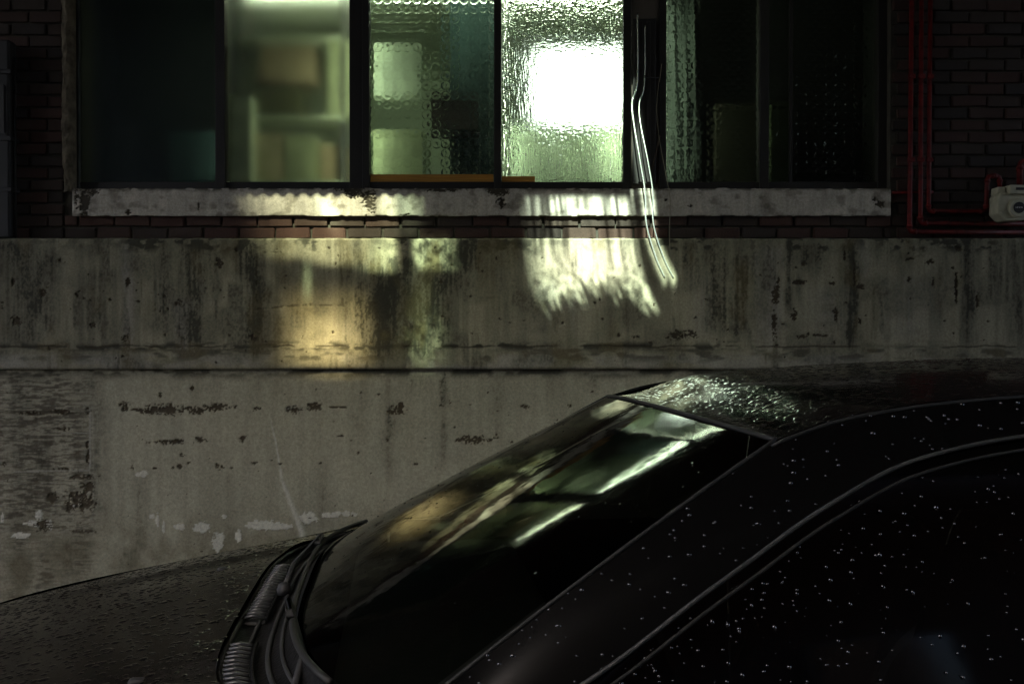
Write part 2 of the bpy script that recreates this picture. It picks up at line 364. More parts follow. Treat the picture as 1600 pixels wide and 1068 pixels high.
up_chips = [(95, 407, 11, 11), (67, 457, 11, 12), (25, 500, 18, 16), (20, 440, 5, 15), (200, 440, 7, 14), (280, 473, 12, 12), (144, 508, 10, 8), (195, 528, 10, 13), (342, 410, 11, 14), (395, 528, 12, 10),
    (1065, 523, 44, 16), (1210, 505, 9, 42), (1212, 460, 11, 26), (1216, 440, 6, 20), (1250, 441, 22, 7), (1301, 443, 12, 5), (1252, 526, 20, 6), (1280, 524, 26, 5), (1345, 448, 14, 9), (1240, 490, 10, 18), (1306, 490, 6, 22), (1343, 501, 8, 9), (1423, 405, 14, 8), (1452, 409, 16, 8),
    (1490, 522, 8, 12), (1420, 436, 7, 12), (1527, 470, 5, 22), (1458, 440, 4, 16), (1494, 450, 5, 50), (1255, 412, 5, 6), (1496, 388, 14, 8), (993, 527, 12, 8), (520, 520, 6, 6), (690, 440, 5, 8), (120, 460, 5, 6), (140, 470, 5, 5), (256, 462, 5, 5), (262, 482, 6, 6), (171, 468, 5, 5), (215, 470, 8, 4), (1335, 430, 5, 40), (1320, 400, 4, 14)]
ch = chips_mask(px, py, up_chips, 21, 0.8)
rs = np.random.RandomState(5)
ch = np.maximum(ch, chips_mask(px, py, [(rs.uniform(0, 1600), rs.uniform(385, 570), rs.uniform(2.5, 6), rs.uniform(2.5, 6)) for _ in range(150)], 22, 0.5))
c = lerp(c, (0.055, 0.042, 0.024), ch)
# rectangular groove of an old patch
gx = (np.abs(px - 402 - 3 * (mid - .5)) < 1.8) & (py > 393) & (py < 478); gx |= (np.abs(px - 531 - (py - 400) * 0.06 - 5 * (mid - .5)) < 1.8) & (py > 395) & (py < 480)
gx |= (np.abs(py - 481 + (px - 400) * 0.035 - 5 * (mid - .5)) < 1.5) & (px > 402) & (px < 535); gx |= (np.abs(py - 394) < 1.2) & (px > 402) & (px < 440)
crack = np.exp(-((py - 541 - 5 * (fbm(px / 25, px * 0, 25, 3) - .5)) / 1.3) ** 2) * sstep(.28, .42, fbm(px / 40, px * 0 + 3, 26, 2))
grv = np.clip(gx * 1.0 + crack, 0, 1)
c = lerp(c, (0.035, 0.028, 0.015), np.clip(gx * .45 * sstep(.35, .55, fine) + crack * .85, 0, 1))
depth = -0.005 * ch - 0.003 * grv * sstep(.3, .5, fine) + 0.006 * (big - .5) + 0.002 * (mid - .5)
lip = 1 - sstep(ZL, ZL + 0.012, Z)
depth = depth - 0.008 * lip * (0.4 + fine) - 0.012 * sstep(ZT - 0.012, ZT, Z) * (0.3 + 1.4 * fbm(px / 12, px * 0, 28, 3))
P = np.stack([X, -depth, Z - 0.006 * sstep(ZT - .01, ZT, Z) * fbm(px / 16, px * 0, 29, 3)], -1)
# top ledge and underside turned back to the brickwork
back_t = P[:, -1:, :].copy(); back_t[:, :, 1] = 0.13
back_b = P[:, :1, :].copy(); back_b[:, :, 1] = 0.03
P2 = np.concatenate([back_b, P, back_t], 1); C2 = np.concatenate([c[:, :1], c, c[:, -1:] * 0.8], 1)
me = grid_mesh('upper_tier', P2); vcol(me, C2)
link('upper_tier', me, M['concrete'], wall, True)

# lower tier, set back a little under the lip
X, Z = xz(-3.4, 3.4, 0.0, ZL + 0.002, 0.0058)
px, py = to_px(X, D + 0.022, Z)
big = fbm(px / 190, py / 150, 41, 4); mid = fbm(px / 34, py / 60, 42, 4); fine = fbm(px / 5, py / 7, 43, 3)
hz = fbm(px / 15, py / 2.6, 44, 3)
c = np.ones(X.shape + (3,)) * np.array([0.400, 0.374, 0.270])
vert = fbm(px / 10, py / 190, 45, 4); grain = fbm(px / 2.3, py / 3.0, 46, 2)
c *= (0.66 + 0.34 * big + 0.22 * mid + .10 * sstep(.3, .7, vert) + .16 * (grain - .5))[..., None]
leftp = (1 - sstep(120, 175, px + 30 * (mid - .5)))
c = lerp(c, (0.13, 0.115, 0.08), leftp * (0.30 + 0.6 * sstep(.42, .62, hz)) * (0.55 + .6 * sstep(.4, .6, mid)))
dark = streaks(px, py, [(60, 16, 680, 800, .8), (62, 9, 690, 780, .7), (150, 18, 580, 830, .45), (222, 10, 740, 880, .45), (305, 8, 580, 640, .4), (400, 10, 585, 640, .35), (606, 8, 580, 760, .55), (694, 7, 580, 650, 1.0), (694, 6, 650, 740, .6), (780, 14, 580, 640, .4), (778, 10, 580, 700, .3), (925, 16, 580, 620, .5), (640, 30, 580, 625, .45), (30, 20, 580, 900, .4), (440, 20, 580, 640, .25), (560, 14, 580, 700, .25), (860, 10, 580, 640, .3), (110, 12, 840, 960, .5), (200, 22, 850, 960, .4), (505, 8, 720, 830, .3), (360, 9, 740, 860, .3)], 80)
speck = sstep(0.44, 0.66, .5 * fine + .5 * grain)
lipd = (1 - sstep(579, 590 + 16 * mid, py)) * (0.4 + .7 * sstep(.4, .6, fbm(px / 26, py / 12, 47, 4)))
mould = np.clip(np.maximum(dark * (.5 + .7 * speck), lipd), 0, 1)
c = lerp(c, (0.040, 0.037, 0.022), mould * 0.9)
low = sstep(760, 890, py) * (0.25 + .85 * sstep(.30, .72, fbm(px / 30, py / 34, 48, 5)))
c = lerp(c, (0.125, 0.105, 0.058), np.clip(low, 0, 1) * 0.75)
blobs = [(316, 824, 24, 17), (341, 846, 16, 28), (345, 838, 10, 14), (373, 836, 10, 18), (281, 822, 15, 10), (246, 812, 6, 22), (256, 822, 5, 18), (238, 806, 10, 7), (415, 820, 58, 15), (440, 822, 30, 10), (482, 808, 25, 20), (510, 804, 14, 9), (525, 803, 18, 10), (540, 802, 14, 8), (553, 803, 10, 7), (58, 818, 40, 9), (32, 836, 30, 9), (60, 806, 12, 18), (78, 820, 6, 16), (350, 806, 8, 7), (225, 740, 10, 10), (216, 741, 8, 5), (3, 810, 5, 16), (120, 790, 16, 6)]
wb_ = chips_mask(px, py, blobs, 50, 1.15, 2.2)
path = np.interp(py, [600, 660, 690, 750, 790, 830, 860], [414, 424, 431, 441, 456, 471, 476])
wb_ = np.maximum(wb_, np.exp(-((px - path) / (1.5 + 3.0 * sstep(700, 820, py))) ** 2) * sstep(640, 690, py) * (0.4 + 1.0 * fbm(px / 5, py / 10, 51, 3)))
c = lerp(c, (0.62, 0.60, 0.50), np.clip(wb_, 0, 1) * 0.9)
lo_chips = [(255, 640, 62, 17), (300, 641, 44, 12), (342, 636, 44, 12), (232, 642, 14, 10), (265, 690, 56, 8), (311, 687, 22, 9), (380, 686, 12, 13), (400, 638, 14, 6), (460, 640, 20, 13), (490, 635, 26, 15), (472, 638, 10, 8), (530, 636, 34, 4), (620, 641, 26, 14), (626, 633, 9, 12), (690, 633, 13, 5), (703, 627, 5, 8), (822, 635, 14, 6), (890, 633, 12, 8), (741, 687, 50, 13), (718, 687, 12, 7), (775, 684, 16, 3), (605, 685, 5, 12), (533, 681, 10, 3), (400, 723, 14, 4), (195, 634, 15, 16), (215, 640, 20, 3), (280, 728, 8, 8), (283, 710, 8, 9), (240, 731, 10, 4), (207, 730, 7, 9), (340, 727, 9, 6), (347, 729, 6, 7), (296, 723, 11, 5), (270, 730, 5, 5), (300, 606, 6, 9), (251, 617, 6, 7), (138, 715, 7, 22), (136, 695, 4, 16), (125, 783, 42, 34), (135, 760, 26, 14), (112, 790, 20, 22), (128, 746, 34, 8), (80, 778, 18, 16), (100, 670, 26, 7), (50, 645, 30, 7), (95, 643, 30, 8), (138, 643, 12, 12), (6, 725, 7, 8), (65, 820, 26, 20), (130, 830, 40, 4), (100, 733, 40, 4), (290, 771, 8, 4), (362, 731, 4, 4), (438, 724, 6, 3), (500, 723, 5, 3), (650, 724, 7, 3), (680, 730, 4, 3), (766, 715, 6, 4), (800, 690, 5, 4), (560, 707, 4, 4)]
ch = chips_mask(px, py, lo_chips, 52, 0.85)
rs = np.random.RandomState(9)
ch = np.maximum(ch, chips_mask(px, py, [(rs.uniform(0, 1000), rs.uniform(600, 900), rs.uniform(2, 5), rs.uniform(2, 4)) for _ in range(110)], 53, 0.45))
# fine horizontal scuffs on the old render at the left
sc_ = leftp * sstep(.58, .68, fbm(px / 11, py / 2.0, 54, 2)) * (py > 595) * (py < 830)
c = lerp(c, (0.075, 0.058, 0.034), np.clip(ch + 0.6 * sc_, 0, 1))
joint = ((np.abs(py - 676) < 1) & (px > 95) & (px < 142)) | ((np.abs(py - 737 + .02 * px) < 1) & (px > 20) & (px < 140)) | ((np.abs(px - 140) < 1.2) & (py > 640) & (py < 740))
c = lerp(c, (0.36, 0.34, 0.28), joint * 0.7)
depth = -0.005 * ch - 0.002 * sc_ + 0.003 * np.clip(wb_, 0, 1) + 0.008 * (big - .5) + 0.003 * (mid - .5) - 0.006 * (leftp * sstep(640, 650, py) * (1 - sstep(825, 832, py)) * (px < 145))
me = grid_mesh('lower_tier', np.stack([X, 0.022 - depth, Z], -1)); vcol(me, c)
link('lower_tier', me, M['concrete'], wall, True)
# plain continuation of the wall beyond the frame
for a, b_ in ((-14.0, -3.41), (3.41, 14.0)):
    q = MB(); q.box(a, b_, 0.005, 0.13, 0, ZT); q.build('wall_extension', M['pier'], wall)
q = MB(); q.box(-3.3, 3.3, 0.06, 0.13, 0.0, ZT - 0.02); q.build('wall_core', M['pier'], wall)

# ------------------------------------------------------------------ brick building
bld = empty('brick_building', (0, D, 0))
props(bld, 'old dark brick building with dirty patterned windows behind the concrete wall', 'building')
YB, YS, YF, YG = D + 0.10, D + 0.078, D + 0.165, D + 0.19     # brick face, sill face, frame face, glass
def L(v): return (v[0], v[1] - D, v[2])                        # world -> building local
ZS0, ZS1 = at(0, 338, YS).z, at(0, 293, YS).z                  # sill
XW0, XW1 = at(113, 150, YF).x, at(1388, 150, YF).x             # window opening
XB0, XB1 = at(112, 150, YB).x, at(1393, 150, YB).x
ZWT = 3.62
bw = M['brick_far']
q = MB(); q.box(-14, XB0, 0.115, 0.34, 0.02, 3.72); q.build('mortar_bed', M['mortar'], bld)
q = MB(); q.box(XB1, 14, 0.115, 0.34, 0.02, 3.72); q.build('mortar_bed', M['mortar'], bld)
q = MB(); q.box(XB0, XB1, 0.115, 0.34, 0.02, ZS1 - 0.01); q.build('mortar_bed', M['mortar'], bld)
q = MB(); q.box(XB0, XB1, 0.10, 0.34, ZWT, 3.72); q.build('lintel', M['pier'], bld)
q = MB(); q.box(-14, 14, 0.10, 0.40, 3.72, 9.5); q.build('upper_wall', bw, bld)
q = MB(); q.box(-14, -3.25, 0.10, 0.113, ZT, 3.72); q.build('side_brickwork', bw, bld)
q = MB(); q.box(3.25, 14, 0.10, 0.113, ZT, 3.72); q.build('side_brickwork', bw, bld)
q = MB(); q.box(-14, 14, 0.0, 6.0, 9.5, 9.7); q.build('roof', M['tower'], bld)
q = MB(); q.box(-14, 14, 5.7, 6.0, 0, 9.5); q.build('back_wall', M['tower'], bld)
# bricks one by one
def brick_meshes(bm_):
    out = []
    for k in range(5):
        rr = random.Random(100 + k); b = bmesh.new(); bmesh.ops.create_cube(b, size=1.0)
        for v in b.verts: v.co += Vector((rr.uniform(-.012, .012), 0, rr.uniform(-.05, .05)))
        bmesh.ops.bevel(b, geom=b.edges[:], offset=0.045, segments=1, affect='EDGES')
        for v in b.verts: v.co += Vector((rr.uniform(-.008, .008), rr.uniform(-.03, .03), rr.uniform(-.03, .03)))
        me = bpy.data.meshes.new('brick'); b.to_mesh(me); b.free(); me.materials.append(bm_); out.append(me)
    return out
BM_ = brick_meshes(M['brick']); BD_ = brick_meshes(M['brick_brightened'])
PITCHZ, BL, JT = 0.0672, 0.19, 0.0115
def brick(x0, x1, zc, pool=None):
    if x1 - x0 < 0.03: return
    o = link('brick', random.choice(pool or BM_), None, bld)
    o.location = ((x0 + x1) / 2, 0.124 + random.uniform(-.003, .0035), zc + random.uniform(-.0015, .0015))
    o.scale = (x1 - x0, 0.05, PITCHZ - JT); o.rotation_euler = (0, random.uniform(-.006, .006), random.choice((0, math.pi)) )
zc0 = ZT + 0.036
def course_run(xa, xb, z0, z1, phase=0.0, pool=None):
    k = 0; z = zc0
    while z < z1:
        if z > z0:
            off = phase + (0.5 if k % 2 else 0.0) * (BL + JT); x = xa - ((xa + 50 + off) % (BL + JT))
            while x < xb:
                a, b_ = max(x, xa), min(x + BL + random.uniform(-.004, .003), xb)
                brick(a, b_, z, pool); x += BL + JT
        z += PITCHZ; k += 1
course_run(-3.02, at(97, 0, YB).x, ZT, 3.45, 0.06)
course_run(at(1396, 0, YB).x, 3.0, ZT, 3.45, 0.02)
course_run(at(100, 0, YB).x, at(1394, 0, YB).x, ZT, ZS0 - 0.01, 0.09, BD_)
# ragged cement render along the left jamb, next to the bricks
zz = np.linspace(ZS1 - 0.02, 3.6, 150); xx = np.linspace(0, 1, 12)
ZZ, XX = np.meshgrid(zz, xx, indexing='ij')
xl = at(94, 0, YB).x + 0.03 * (fbm(ZZ * 9, ZZ * 0, 5, 4) - .3); xr = at(113, 0, YB).x
PX = xl * (1 - XX) + xr * XX
PY = 0.101 - 0.012 * np.sin(np.pi * np.clip(XX * .9 + .05, 0, 1)) - 0.02 * (fbm(XX * 4, ZZ * 25, 8, 4) - .5); PY[:, 0] = 0.125; PY[:, -1] = 0.14
me = grid_mesh('jamb_render', np.stack([PX, PY, ZZ], -1), flip=False); link('jamb_render', me, M['render'], bld, True)

# painted window sill with flaking edges
xs = np.linspace(at(113, 300, YS).x, at(1392, 300, YS).x, 900); zs = np.linspace(ZS0, ZS1, 44)
X, Z = np.meshgrid(xs, zs, indexing='ij'); px, py = to_px(X, YS, Z)
mid = fbm(px / 40, py / 30, 71, 4); fine = fbm(px / 6, py / 6, 72, 4)
c = np.ones(X.shape + (3,)) * np.array([0.46, 0.42, 0.355]); c *= (0.5 + .55 * mid + .45 * fbm(px / 5, py / 40, 73, 4))[..., None]; c = lerp(c, (.09, .075, .05), .55 * sstep(.55, .75, fbm(px / 18, py / 14, 74, 4)))
c = lerp(c, (0.10, 0.085, 0.06), streaks(px, py, [(315, 5, 300, 345, .4), (545, 12, 296, 320, .7), (585, 10, 293, 345, .8), (560, 10, 293, 330, .5), (1196, 8, 300, 345, .5), (900, 30, 293, 330, .2), (1290, 10, 293, 345, .3), (1365, 20, 296, 312, .6)], 75))
ch = chips_mask(px, py, [(132, 316, 17, 44), (120, 310, 8, 34), (145, 300, 20, 10), (553, 300, 34, 22), (575, 318, 24, 40), (535, 296, 20, 12), (783, 316, 15, 22), (778, 300, 34, 14), (1374, 318, 15, 20), (1366, 312, 8, 8), (1040, 312, 5, 4), (1078, 322, 8, 4), (310, 322, 3, 12), (200, 332, 8, 8), (630, 335, 20, 4), (700, 297, 60, 5)], 76, .8)
edge = np.exp(-((py - 292.5) / (2.2 + 5.0 * fbm(px / 16, px * 0, 77, 3))) ** 2) * sstep(.36, .50, fbm(px / 11, py / 5, 78, 4)) + np.exp(-((py - 338.5) / 2.0) ** 2) * sstep(.45, .6, fbm(px / 13, py / 5, 79, 4))
ch = np.clip(ch + edge, 0, 1)
c = lerp(c, (0.045, 0.036, 0.022), ch)
dep = -0.007 * ch + 0.003 * (mid - .5)
rag_t = sstep(ZS1 - .006, ZS1, Z) * 0.010 * fbm(px / 9, px * 0, 81, 3); rag_b = (1 - sstep(ZS0, ZS0 + .006, Z)) * 0.006 * fbm(px / 14, px * 0, 82, 3)
P = np.stack([X, (YS - D) - dep, Z - rag_t + rag_b], -1)
bt = P[:, -1:, :].copy(); bt[:, :, 1] = 0.34; bb = P[:, :1, :].copy(); bb[:, :, 1] = 0.13
P = np.concatenate([bb, P, bt], 1); c = np.concatenate([c[:, :1] * .6, c, c[:, -1:] * .5 + np.array([.02, .018, .012])], 1)
# closed ends
e0 = P[:1].copy(); e0[:, :, 1] = 0.13; e1 = P[-1:].copy(); e1[:, :, 1] = 0.13
P = np.concatenate([e0, P, e1], 0); c = np.concatenate([c[:1], c, c[-1:]], 0)
me = grid_mesh('window_sill', P); vcol(me, c); link('window_sill', me, M['sill'], bld, True)

# windows: frame mesh as the part, panes under it
ZG0 = at(0, 286, YF).z
def vx(p, y=YF): return at(p, 150, y).x
def window(stiles, panes, rail_mat=None, rail_px=(284, 292)):
    zb0, zb1 = ZS1 - 0.004, at(0, rail_px[0], YF).z
    q = MB()
    for a, b_, yo in stiles: q.box(vx(a), vx(b_), YF - D + yo, 0.235 + yo * .3, zb0 + 0.002, ZWT, 0.002)
    q.box(vx(stiles[0][0]) + .003, vx(stiles[-1][1]) - .003, YF - D + 0.004, 0.232, zb0, zb1, 0.002)
    q.box(vx(stiles[0][0]) + .003, vx(stiles[-1][1]) - .003, YF - D + 0.004, 0.232, ZWT - .05, ZWT - .003, 0.002)
    f = q.build('window', M['frame'], bld)
    for a, b_, m, yo in panes:
        p = MB(); p.box(vx(a) - .012, vx(b_) + .012, YG - D + yo, YG - D + yo + 0.005, zb1 - .01, ZWT - .045); p.build('pane', M[m], f)
    return f, zb1
fA, zb1 = window([(113, 123, -.006), (337, 352, -.012), (546, 566, .0)], [(123, 337, 'g_mesh_dark', 0.0), (352, 546, 'g_mesh', 0.012)])
q = MB(); q.box(vx(122.3), vx(124.2), YF - D - .008, YF - D + .01, ZS1 + .01, ZWT - .06); q.build('sealing_strip', M['frame_edge'], fA)
fB, _ = window([(566.5, 577, -.010), (772, 783, -.010), (974, 986, .0)], [(577, 772, 'g_flower', 0.012), (783, 974, 'g_ripple', 0.0)])
q = MB(); q.box(vx(578), vx(771), YF - D + .006, 0.20, at(0, 284, YF).z + .001, at(0, 272, YF).z, .002); q.build('bottom_rail', M['amber'], fB)
q = MB(); q.box(vx(784), vx(836), YF - D + .006, 0.186, at(0, 284, YF).z + .001, at(0, 275, YF).z, .002); q.build('bottom_rail', M['amber'], fB)
fC, _ = window([(1031, 1041, .0), (1187, 1201, -.010), (1372, 1388, -.004)], [(1041, 1187, 'g_flower_dark', 0.0), (1201, 1372, 'g_flower_dark', 0.012)])
q = MB(); q.box(vx(1236), vx(1241), YF - D + .03, 0.215, ZS1 + .02, ZWT - .06, .001); q.build('inner_stile', M['frame'], fC)
# plaster pier between the middle and the right window
q = MB(); q.box(vx(987), vx(1030.5), 0.178, 0.33, ZS1 - .004, ZWT, .002); q.build('pier', M['pier'], bld)

# room behind the windows
XR0, XR1 = XW0 - 0.02, XW1 + 0.02
q = MB(); q.box(XR0 - .1, XR1 + .1, 2.60, 2.70, ZS1 - .3, 3.69); q.build('room_back_wall', M['room'], bld)
q = MB(); q.box(XR0 - .1, XR1 + .1, 0.405, 2.60, 3.70, 3.80); q.build('room_ceiling', M['room'], bld)
q = MB(); q.box(XR0 - .1, XR1 + .1, 0.35, 2.60, ZS1 - .4, ZS1 - .3); q.build('room_floor', M['pier'], bld)
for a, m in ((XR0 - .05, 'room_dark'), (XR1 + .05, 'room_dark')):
    q = MB(); q.box(a - .03, a + .03, 0.345, 2.60, ZS1 - .3, 3.69); q.build('partition_shield', M[m], bld)
q = MB(); q.box(vx(339), vx(343), 0.246, 0.60, ZS1 - .3, 3.69); q.build('partition_shield', M['room_dark'], bld)  # dark shield added to keep tube light off the leftmost pane
q = MB(); q.box(vx(771.5), vx(774), 0.246, 0.55, ZS1 - .3, 3.69); q.build('partition_shield', M['room_dark'], bld)  # dark shield added so the right of the third pane stays unlit
q = MB(); q.box(XR0, vx(338), 0.60, 0.63, ZS1 - .3, 3.69); q.build('dark_backing', M['room_dark'], bld)  # dark sheet stands in for the unlit room behind the leftmost pane
q = MB(); q.box(vx(1075), XR1, 0.60, 0.63, ZS1 - .3, 3.69); q.build('dark_backing', M['room_dark'], bld)  # dark sheet stands in for the unlit room behind the right panes

# ------------------------------------------------------------------ things inside the room, seen through the glass
def thing_box(name, a, b_, t, u, y0, dep, m, label, cat, group=None, lid=True):
    e = empty(name, (at((a + b_) / 2, 200, y0).x, y0 + dep / 2, at(0, u, y0).z))
    w_ = at(b_, 200, y0).x - at(a, 200, y0).x; h_ = at(0, t, y0).z - at(0, u, y0).z
    q = MB(); q.box(-w_ / 2, w_ / 2, -dep / 2, dep / 2, 0, h_ - .03, .004); q.build('body', m, e)
    q = MB(); q.box(-w_ / 2 - .004, w_ / 2 + .004, -dep / 2 - .004, dep / 2 + .004, h_ - .028, h_, .004); q.build('lid', m, e)
    return props(e, label, cat, group)
cream = simple('cream_card', (0.60, 0.52, 0.33), 0.8, bump=0); tan = simple('tan_card', (0.46, 0.36, 0.22), 0.8, bump=0)
white = simple('white_card', (0.56, 0.62, 0.46), 0.8, bump=0); olive = simple('olive_cloth', (0.10, 0.10, 0.04), 0.9, bump=0)
lime = simple('lime_card', (0.42, 0.46, 0.27), 0.8, bump=0); teal = simple('teal_cloth', (0.018, 0.04, 0.04), 0.9, bump=0)
maroon = simple('maroon_card', (0.022, 0.010, 0.008), 0.9, bump=0)
sh = empty('shelf_rack', (at(464, 290, D + .6).x, D + .6, ZS1 - .3)); props(sh, 'pale rack of shelves behind the second window pane from the left', 'shelf')
rw = 0.32; RZ = [at(0, 283, D + .45).z, at(0, 182, D + .45).z, at(0, 60, D + .45).z]
for x in (-rw, rw):
    for y in (-.16, .16):
        q = MB(); q.box(x - .015, x + .015, y - .015, y + .015, 0, 1.62, .002); q.build('post', M['grey'], sh)
for z in RZ:
    q = MB(); q.box(-rw, rw, -.18, .18, z - (ZS1 - .3) - .02, z - (ZS1 - .3), .002); q.build('shelf_board', white, sh)
ys = D + .44
thing_box('storage_box', 398, 440, 208, 283, ys, .25, cream, 'cream box on the lower shelf behind the second pane', 'box')
thing_box('storage_box', 445, 492, 213, 283, ys, .25, lime, 'yellow green box on the lower shelf beside the cream box', 'box')
thing_box('storage_box', 500, 540, 226, 283, ys + .05, .22, tan, 'tan box on the lower shelf at its right end', 'box')
thing_box('storage_box', 400, 468, 132, 182, ys + .02, .25, olive, 'dark olive box on the middle shelf', 'box')
thing_box('storage_box', 512, 545, 62, 182, ys, .22, lime, 'tall lime green carton on the middle shelf', 'carton')
thing_box('storage_box', 405, 490, 70, 128, ys + .03, .22, tan, 'tan carton lying on top of the olive box', 'carton')
thing_box('storage_box', 354, 392, 150, 283, D + .36, .12, white, 'tall white green panel box standing by the left frame of second pane', 'box')
thing_box('storage_box', 585, 655, 70, 150, D + .40, .2, white, 'pale green carton behind the left side of the third pane', 'carton')
thing_box('storage_box', 582, 662, 205, 283, D + .38, .2, lime, 'pale lime box low behind the left side of third pane', 'box')
thing_box('storage_box', 672, 745, 150, 205, D + .6, .2, maroon, 'dark maroon box behind the middle of the third pane', 'box')
def curtain(name, a, b_, t, u, y0, m, amp, waves, label):
    xs = np.linspace(at(a, 100, y0).x, at(b_, 100, y0).x, 160); zs = np.linspace(at(0, u, y0).z, at(0, t, y0).z, 30)
    X, Z = np.meshgrid(xs, zs, indexing='ij'); s = (X - xs[0]) / (xs[-1] - xs[0])
    Y = y0 + amp * np.sin(s * waves * 2 * np.pi + 1.4 * np.sin(s * 9)) * (0.6 + .4 * (zs[-1] - Z)) + .01 * np.sin(Z * 6 + s * 20)
    me = grid_mesh(name, np.stack([X, Y, Z], -1)); o = link(name, me, m, None, True)
    md = o.modifiers.new('thickness', 'SOLIDIFY'); md.thickness = 0.003
    return props(o, label, 'curtain')
curtain('curtain', 1042, 1092, -20, 290, D + .40, simple('grey_green_cloth', (.05, .066, .056), .9, bump=0), .012, 3, 'pale curtain edge glowing behind the left side of the right window')
thing_box('storage_box', 1204, 1236, 160, 284, D + .34, .1, simple('dull_green_card', (.05, .07, .03), .8, bump=0), 'dull green box standing low behind the far right pane', 'box')
thing_box('storage_box', 1120, 1184, 160, 284, D + .40, .15, simple('brown_card', (.022, .022, .010), .8, bump=0), 'dark brown box low behind the pane right of the gap', 'box')
thing_box('storage_box', 262, 334, 205, 284, D + .36, .15, teal, 'dark teal box low behind the leftmost pane', 'box')
curtain('curtain', 700, 776, -30, 284, D + .75, teal, .02, 5, 'dark teal curtain hanging behind the right side of third pane')
curtain('curtain', 800, 985, 196, 287, D + .42, simple('pale_green_cloth', (.70, .80, .60), .9, bump=0), .014, 11, 'pale green pleated curtain under the bright light in the fourth pane')
lp = empty('light_panel', (at(905, 205, D + .45).x, D + .5, at(0, 203, D + .45).z)); props(lp, 'glaring white light panel glowing behind the fourth window pane', 'lamp')
wl = (at(985, 0, D + .45).x - at(822, 0, D + .45).x) / 2; hl = at(0, 68, D + .45).z - at(0, 203, D + .45).z
q = MB(); q.box(-wl, wl, -.03, -.02, 0.0, hl, .003); q.build('diffuser', M['lamp'], lp)
q = MB(); q.box(-wl - .012, wl + .012, -.019, .05, -.012, hl + .012, .004); q.build('housing', M['grey'], lp)
tl = empty('ceiling_lamp', (at(690, 0, D + .36).x, D + .48, 3.70)); props(tl, 'fluorescent ceiling lamp lighting the room behind the middle panes', 'lamp')
q = MB(); q.box(-1.25, 1.25, -.06, .06, -.04, 0, .01); q.build('housing', M['grey'], tl)
q = MB(); q.tube([(-1.2, 0, -.062), (1.2, 0, -.062)], .020, 12); q.build('tube', M['tube'], tl, True)

for pxl, lab in ((349, 'unseen fill tube added behind the mullion left of second pane'), (559, 'unseen fill tube added behind the stile between second and third panes'), (778, 'unseen fill tube added behind the mullion left of the glaring pane'), (980, 'unseen fill tube added behind the stile right of the glaring pane'), (1036, 'unseen fill tube added behind the left stile of the right window')):  # unseen fill tubes added to brighten the boxes and curtains
    vl = empty('fill_tube', (at(pxl, 290, D + .27).x, D + .27, at(0, 285, D + .27).z)); props(vl, lab, 'lamp')
    q = MB(); q.tube([(0, 0, .03), (0, 0, 1.05)], .010, 10); q.build('tube', M['tube'], vl, True)
    for z in (.0, 1.05):
        q = MB(); q.box(-.013, .013, -.013, .013, z, z + .03, .002); q.build('end_cap', M['grey'], vl)
# ------------------------------------------------------------------ pipes, meter, cables and light-trail strands on the facade
def pipe(name, pts, r, m, label, cat, joints=(), group=None):
    e = empty(name, pts[0])
    o = Vector(pts[0]); P = [Vector(p) - o for p in pts]
    # round the corners
    out = [P[0]]
    for i in range(1, len(P) - 1):
        a = (P[i - 1] - P[i]).normalized(); b_ = (P[i + 1] - P[i]).normalized(); rr = min(r * 2.0, .4 * (P[i - 1] - P[i]).length, .4 * (P[i + 1] - P[i]).length)
        for t in np.linspace(0, 1, 7): out.append(P[i] + a * rr * (1 - t) ** 2 + b_ * rr * t ** 2)
    out.append(P[-1])
    q = MB(); q.tube(out, r, 14); q.build('pipe_run', m, e, True)
    for i in range(1, len(P) - 1):
        for d in (P[i - 1] - P[i], P[i + 1] - P[i]):
            d = d.normalized(); q = MB(); q.tube([P[i] + d * r * 1.7, P[i] + d * r * 3.0], r * 1.28, 14); q.build('elbow_collar', m, e, True)
    for j in joints:
        c0 = Vector(j) - o; q = MB(); q.box(c0.x - r * 1.5, c0.x + r * 1.5, -r * 1.15, .0, c0.z - .012, c0.z + .012, .002); b2 = q.build('pipe_clip', m, e)
        b2.location.y = 0
    return props(e, label, cat, group)
YP = YB - 0.035
rp = 0.0125
def A(px_, py_, y=YP): return tuple(at(px_, py_, y))
g_ = 'red pipes on the brick wall'
pipe('gas_pipe', [A(1425, -40), A(1421, 362), A(1680, 364)], rp, M['red'], 'outermost dark red pipe turning right just above the concrete ledge', 'pipe', [A(1424, 120), A(1423, 250)], g_)
pipe('gas_pipe', [A(1440, -40), A(1438, 349), A(1680, 350)], rp, M['red'], 'middle dark red pipe of three, turning right below the meter', 'pipe', [A(1439, 120), A(1438, 250)], g_)
pipe('gas_pipe', [A(1454, -40), A(1451, 330), A(1540, 330), A(1543, 275), A(1562, 275), A(1562, 297)], rp * .95, M['red'], 'innermost dark red pipe that loops up into the gas meter', 'pipe', [A(1453, 120), A(1452, 250)], g_)
pipe('gas_pipe', [A(1593, 292), A(1594, 252), A(1660, 250)], rp * 1.25, M['red'], 'thick dark red pipe rising from the top of the gas meter', 'pipe', [], g_)
pipe('pipe_bracket', [A(1394, 301, YB - .012), A(1458, 300, YB - .012)], 0.008, M['red'], 'thin red rod bracket crossing behind the three red pipes', 'bracket')
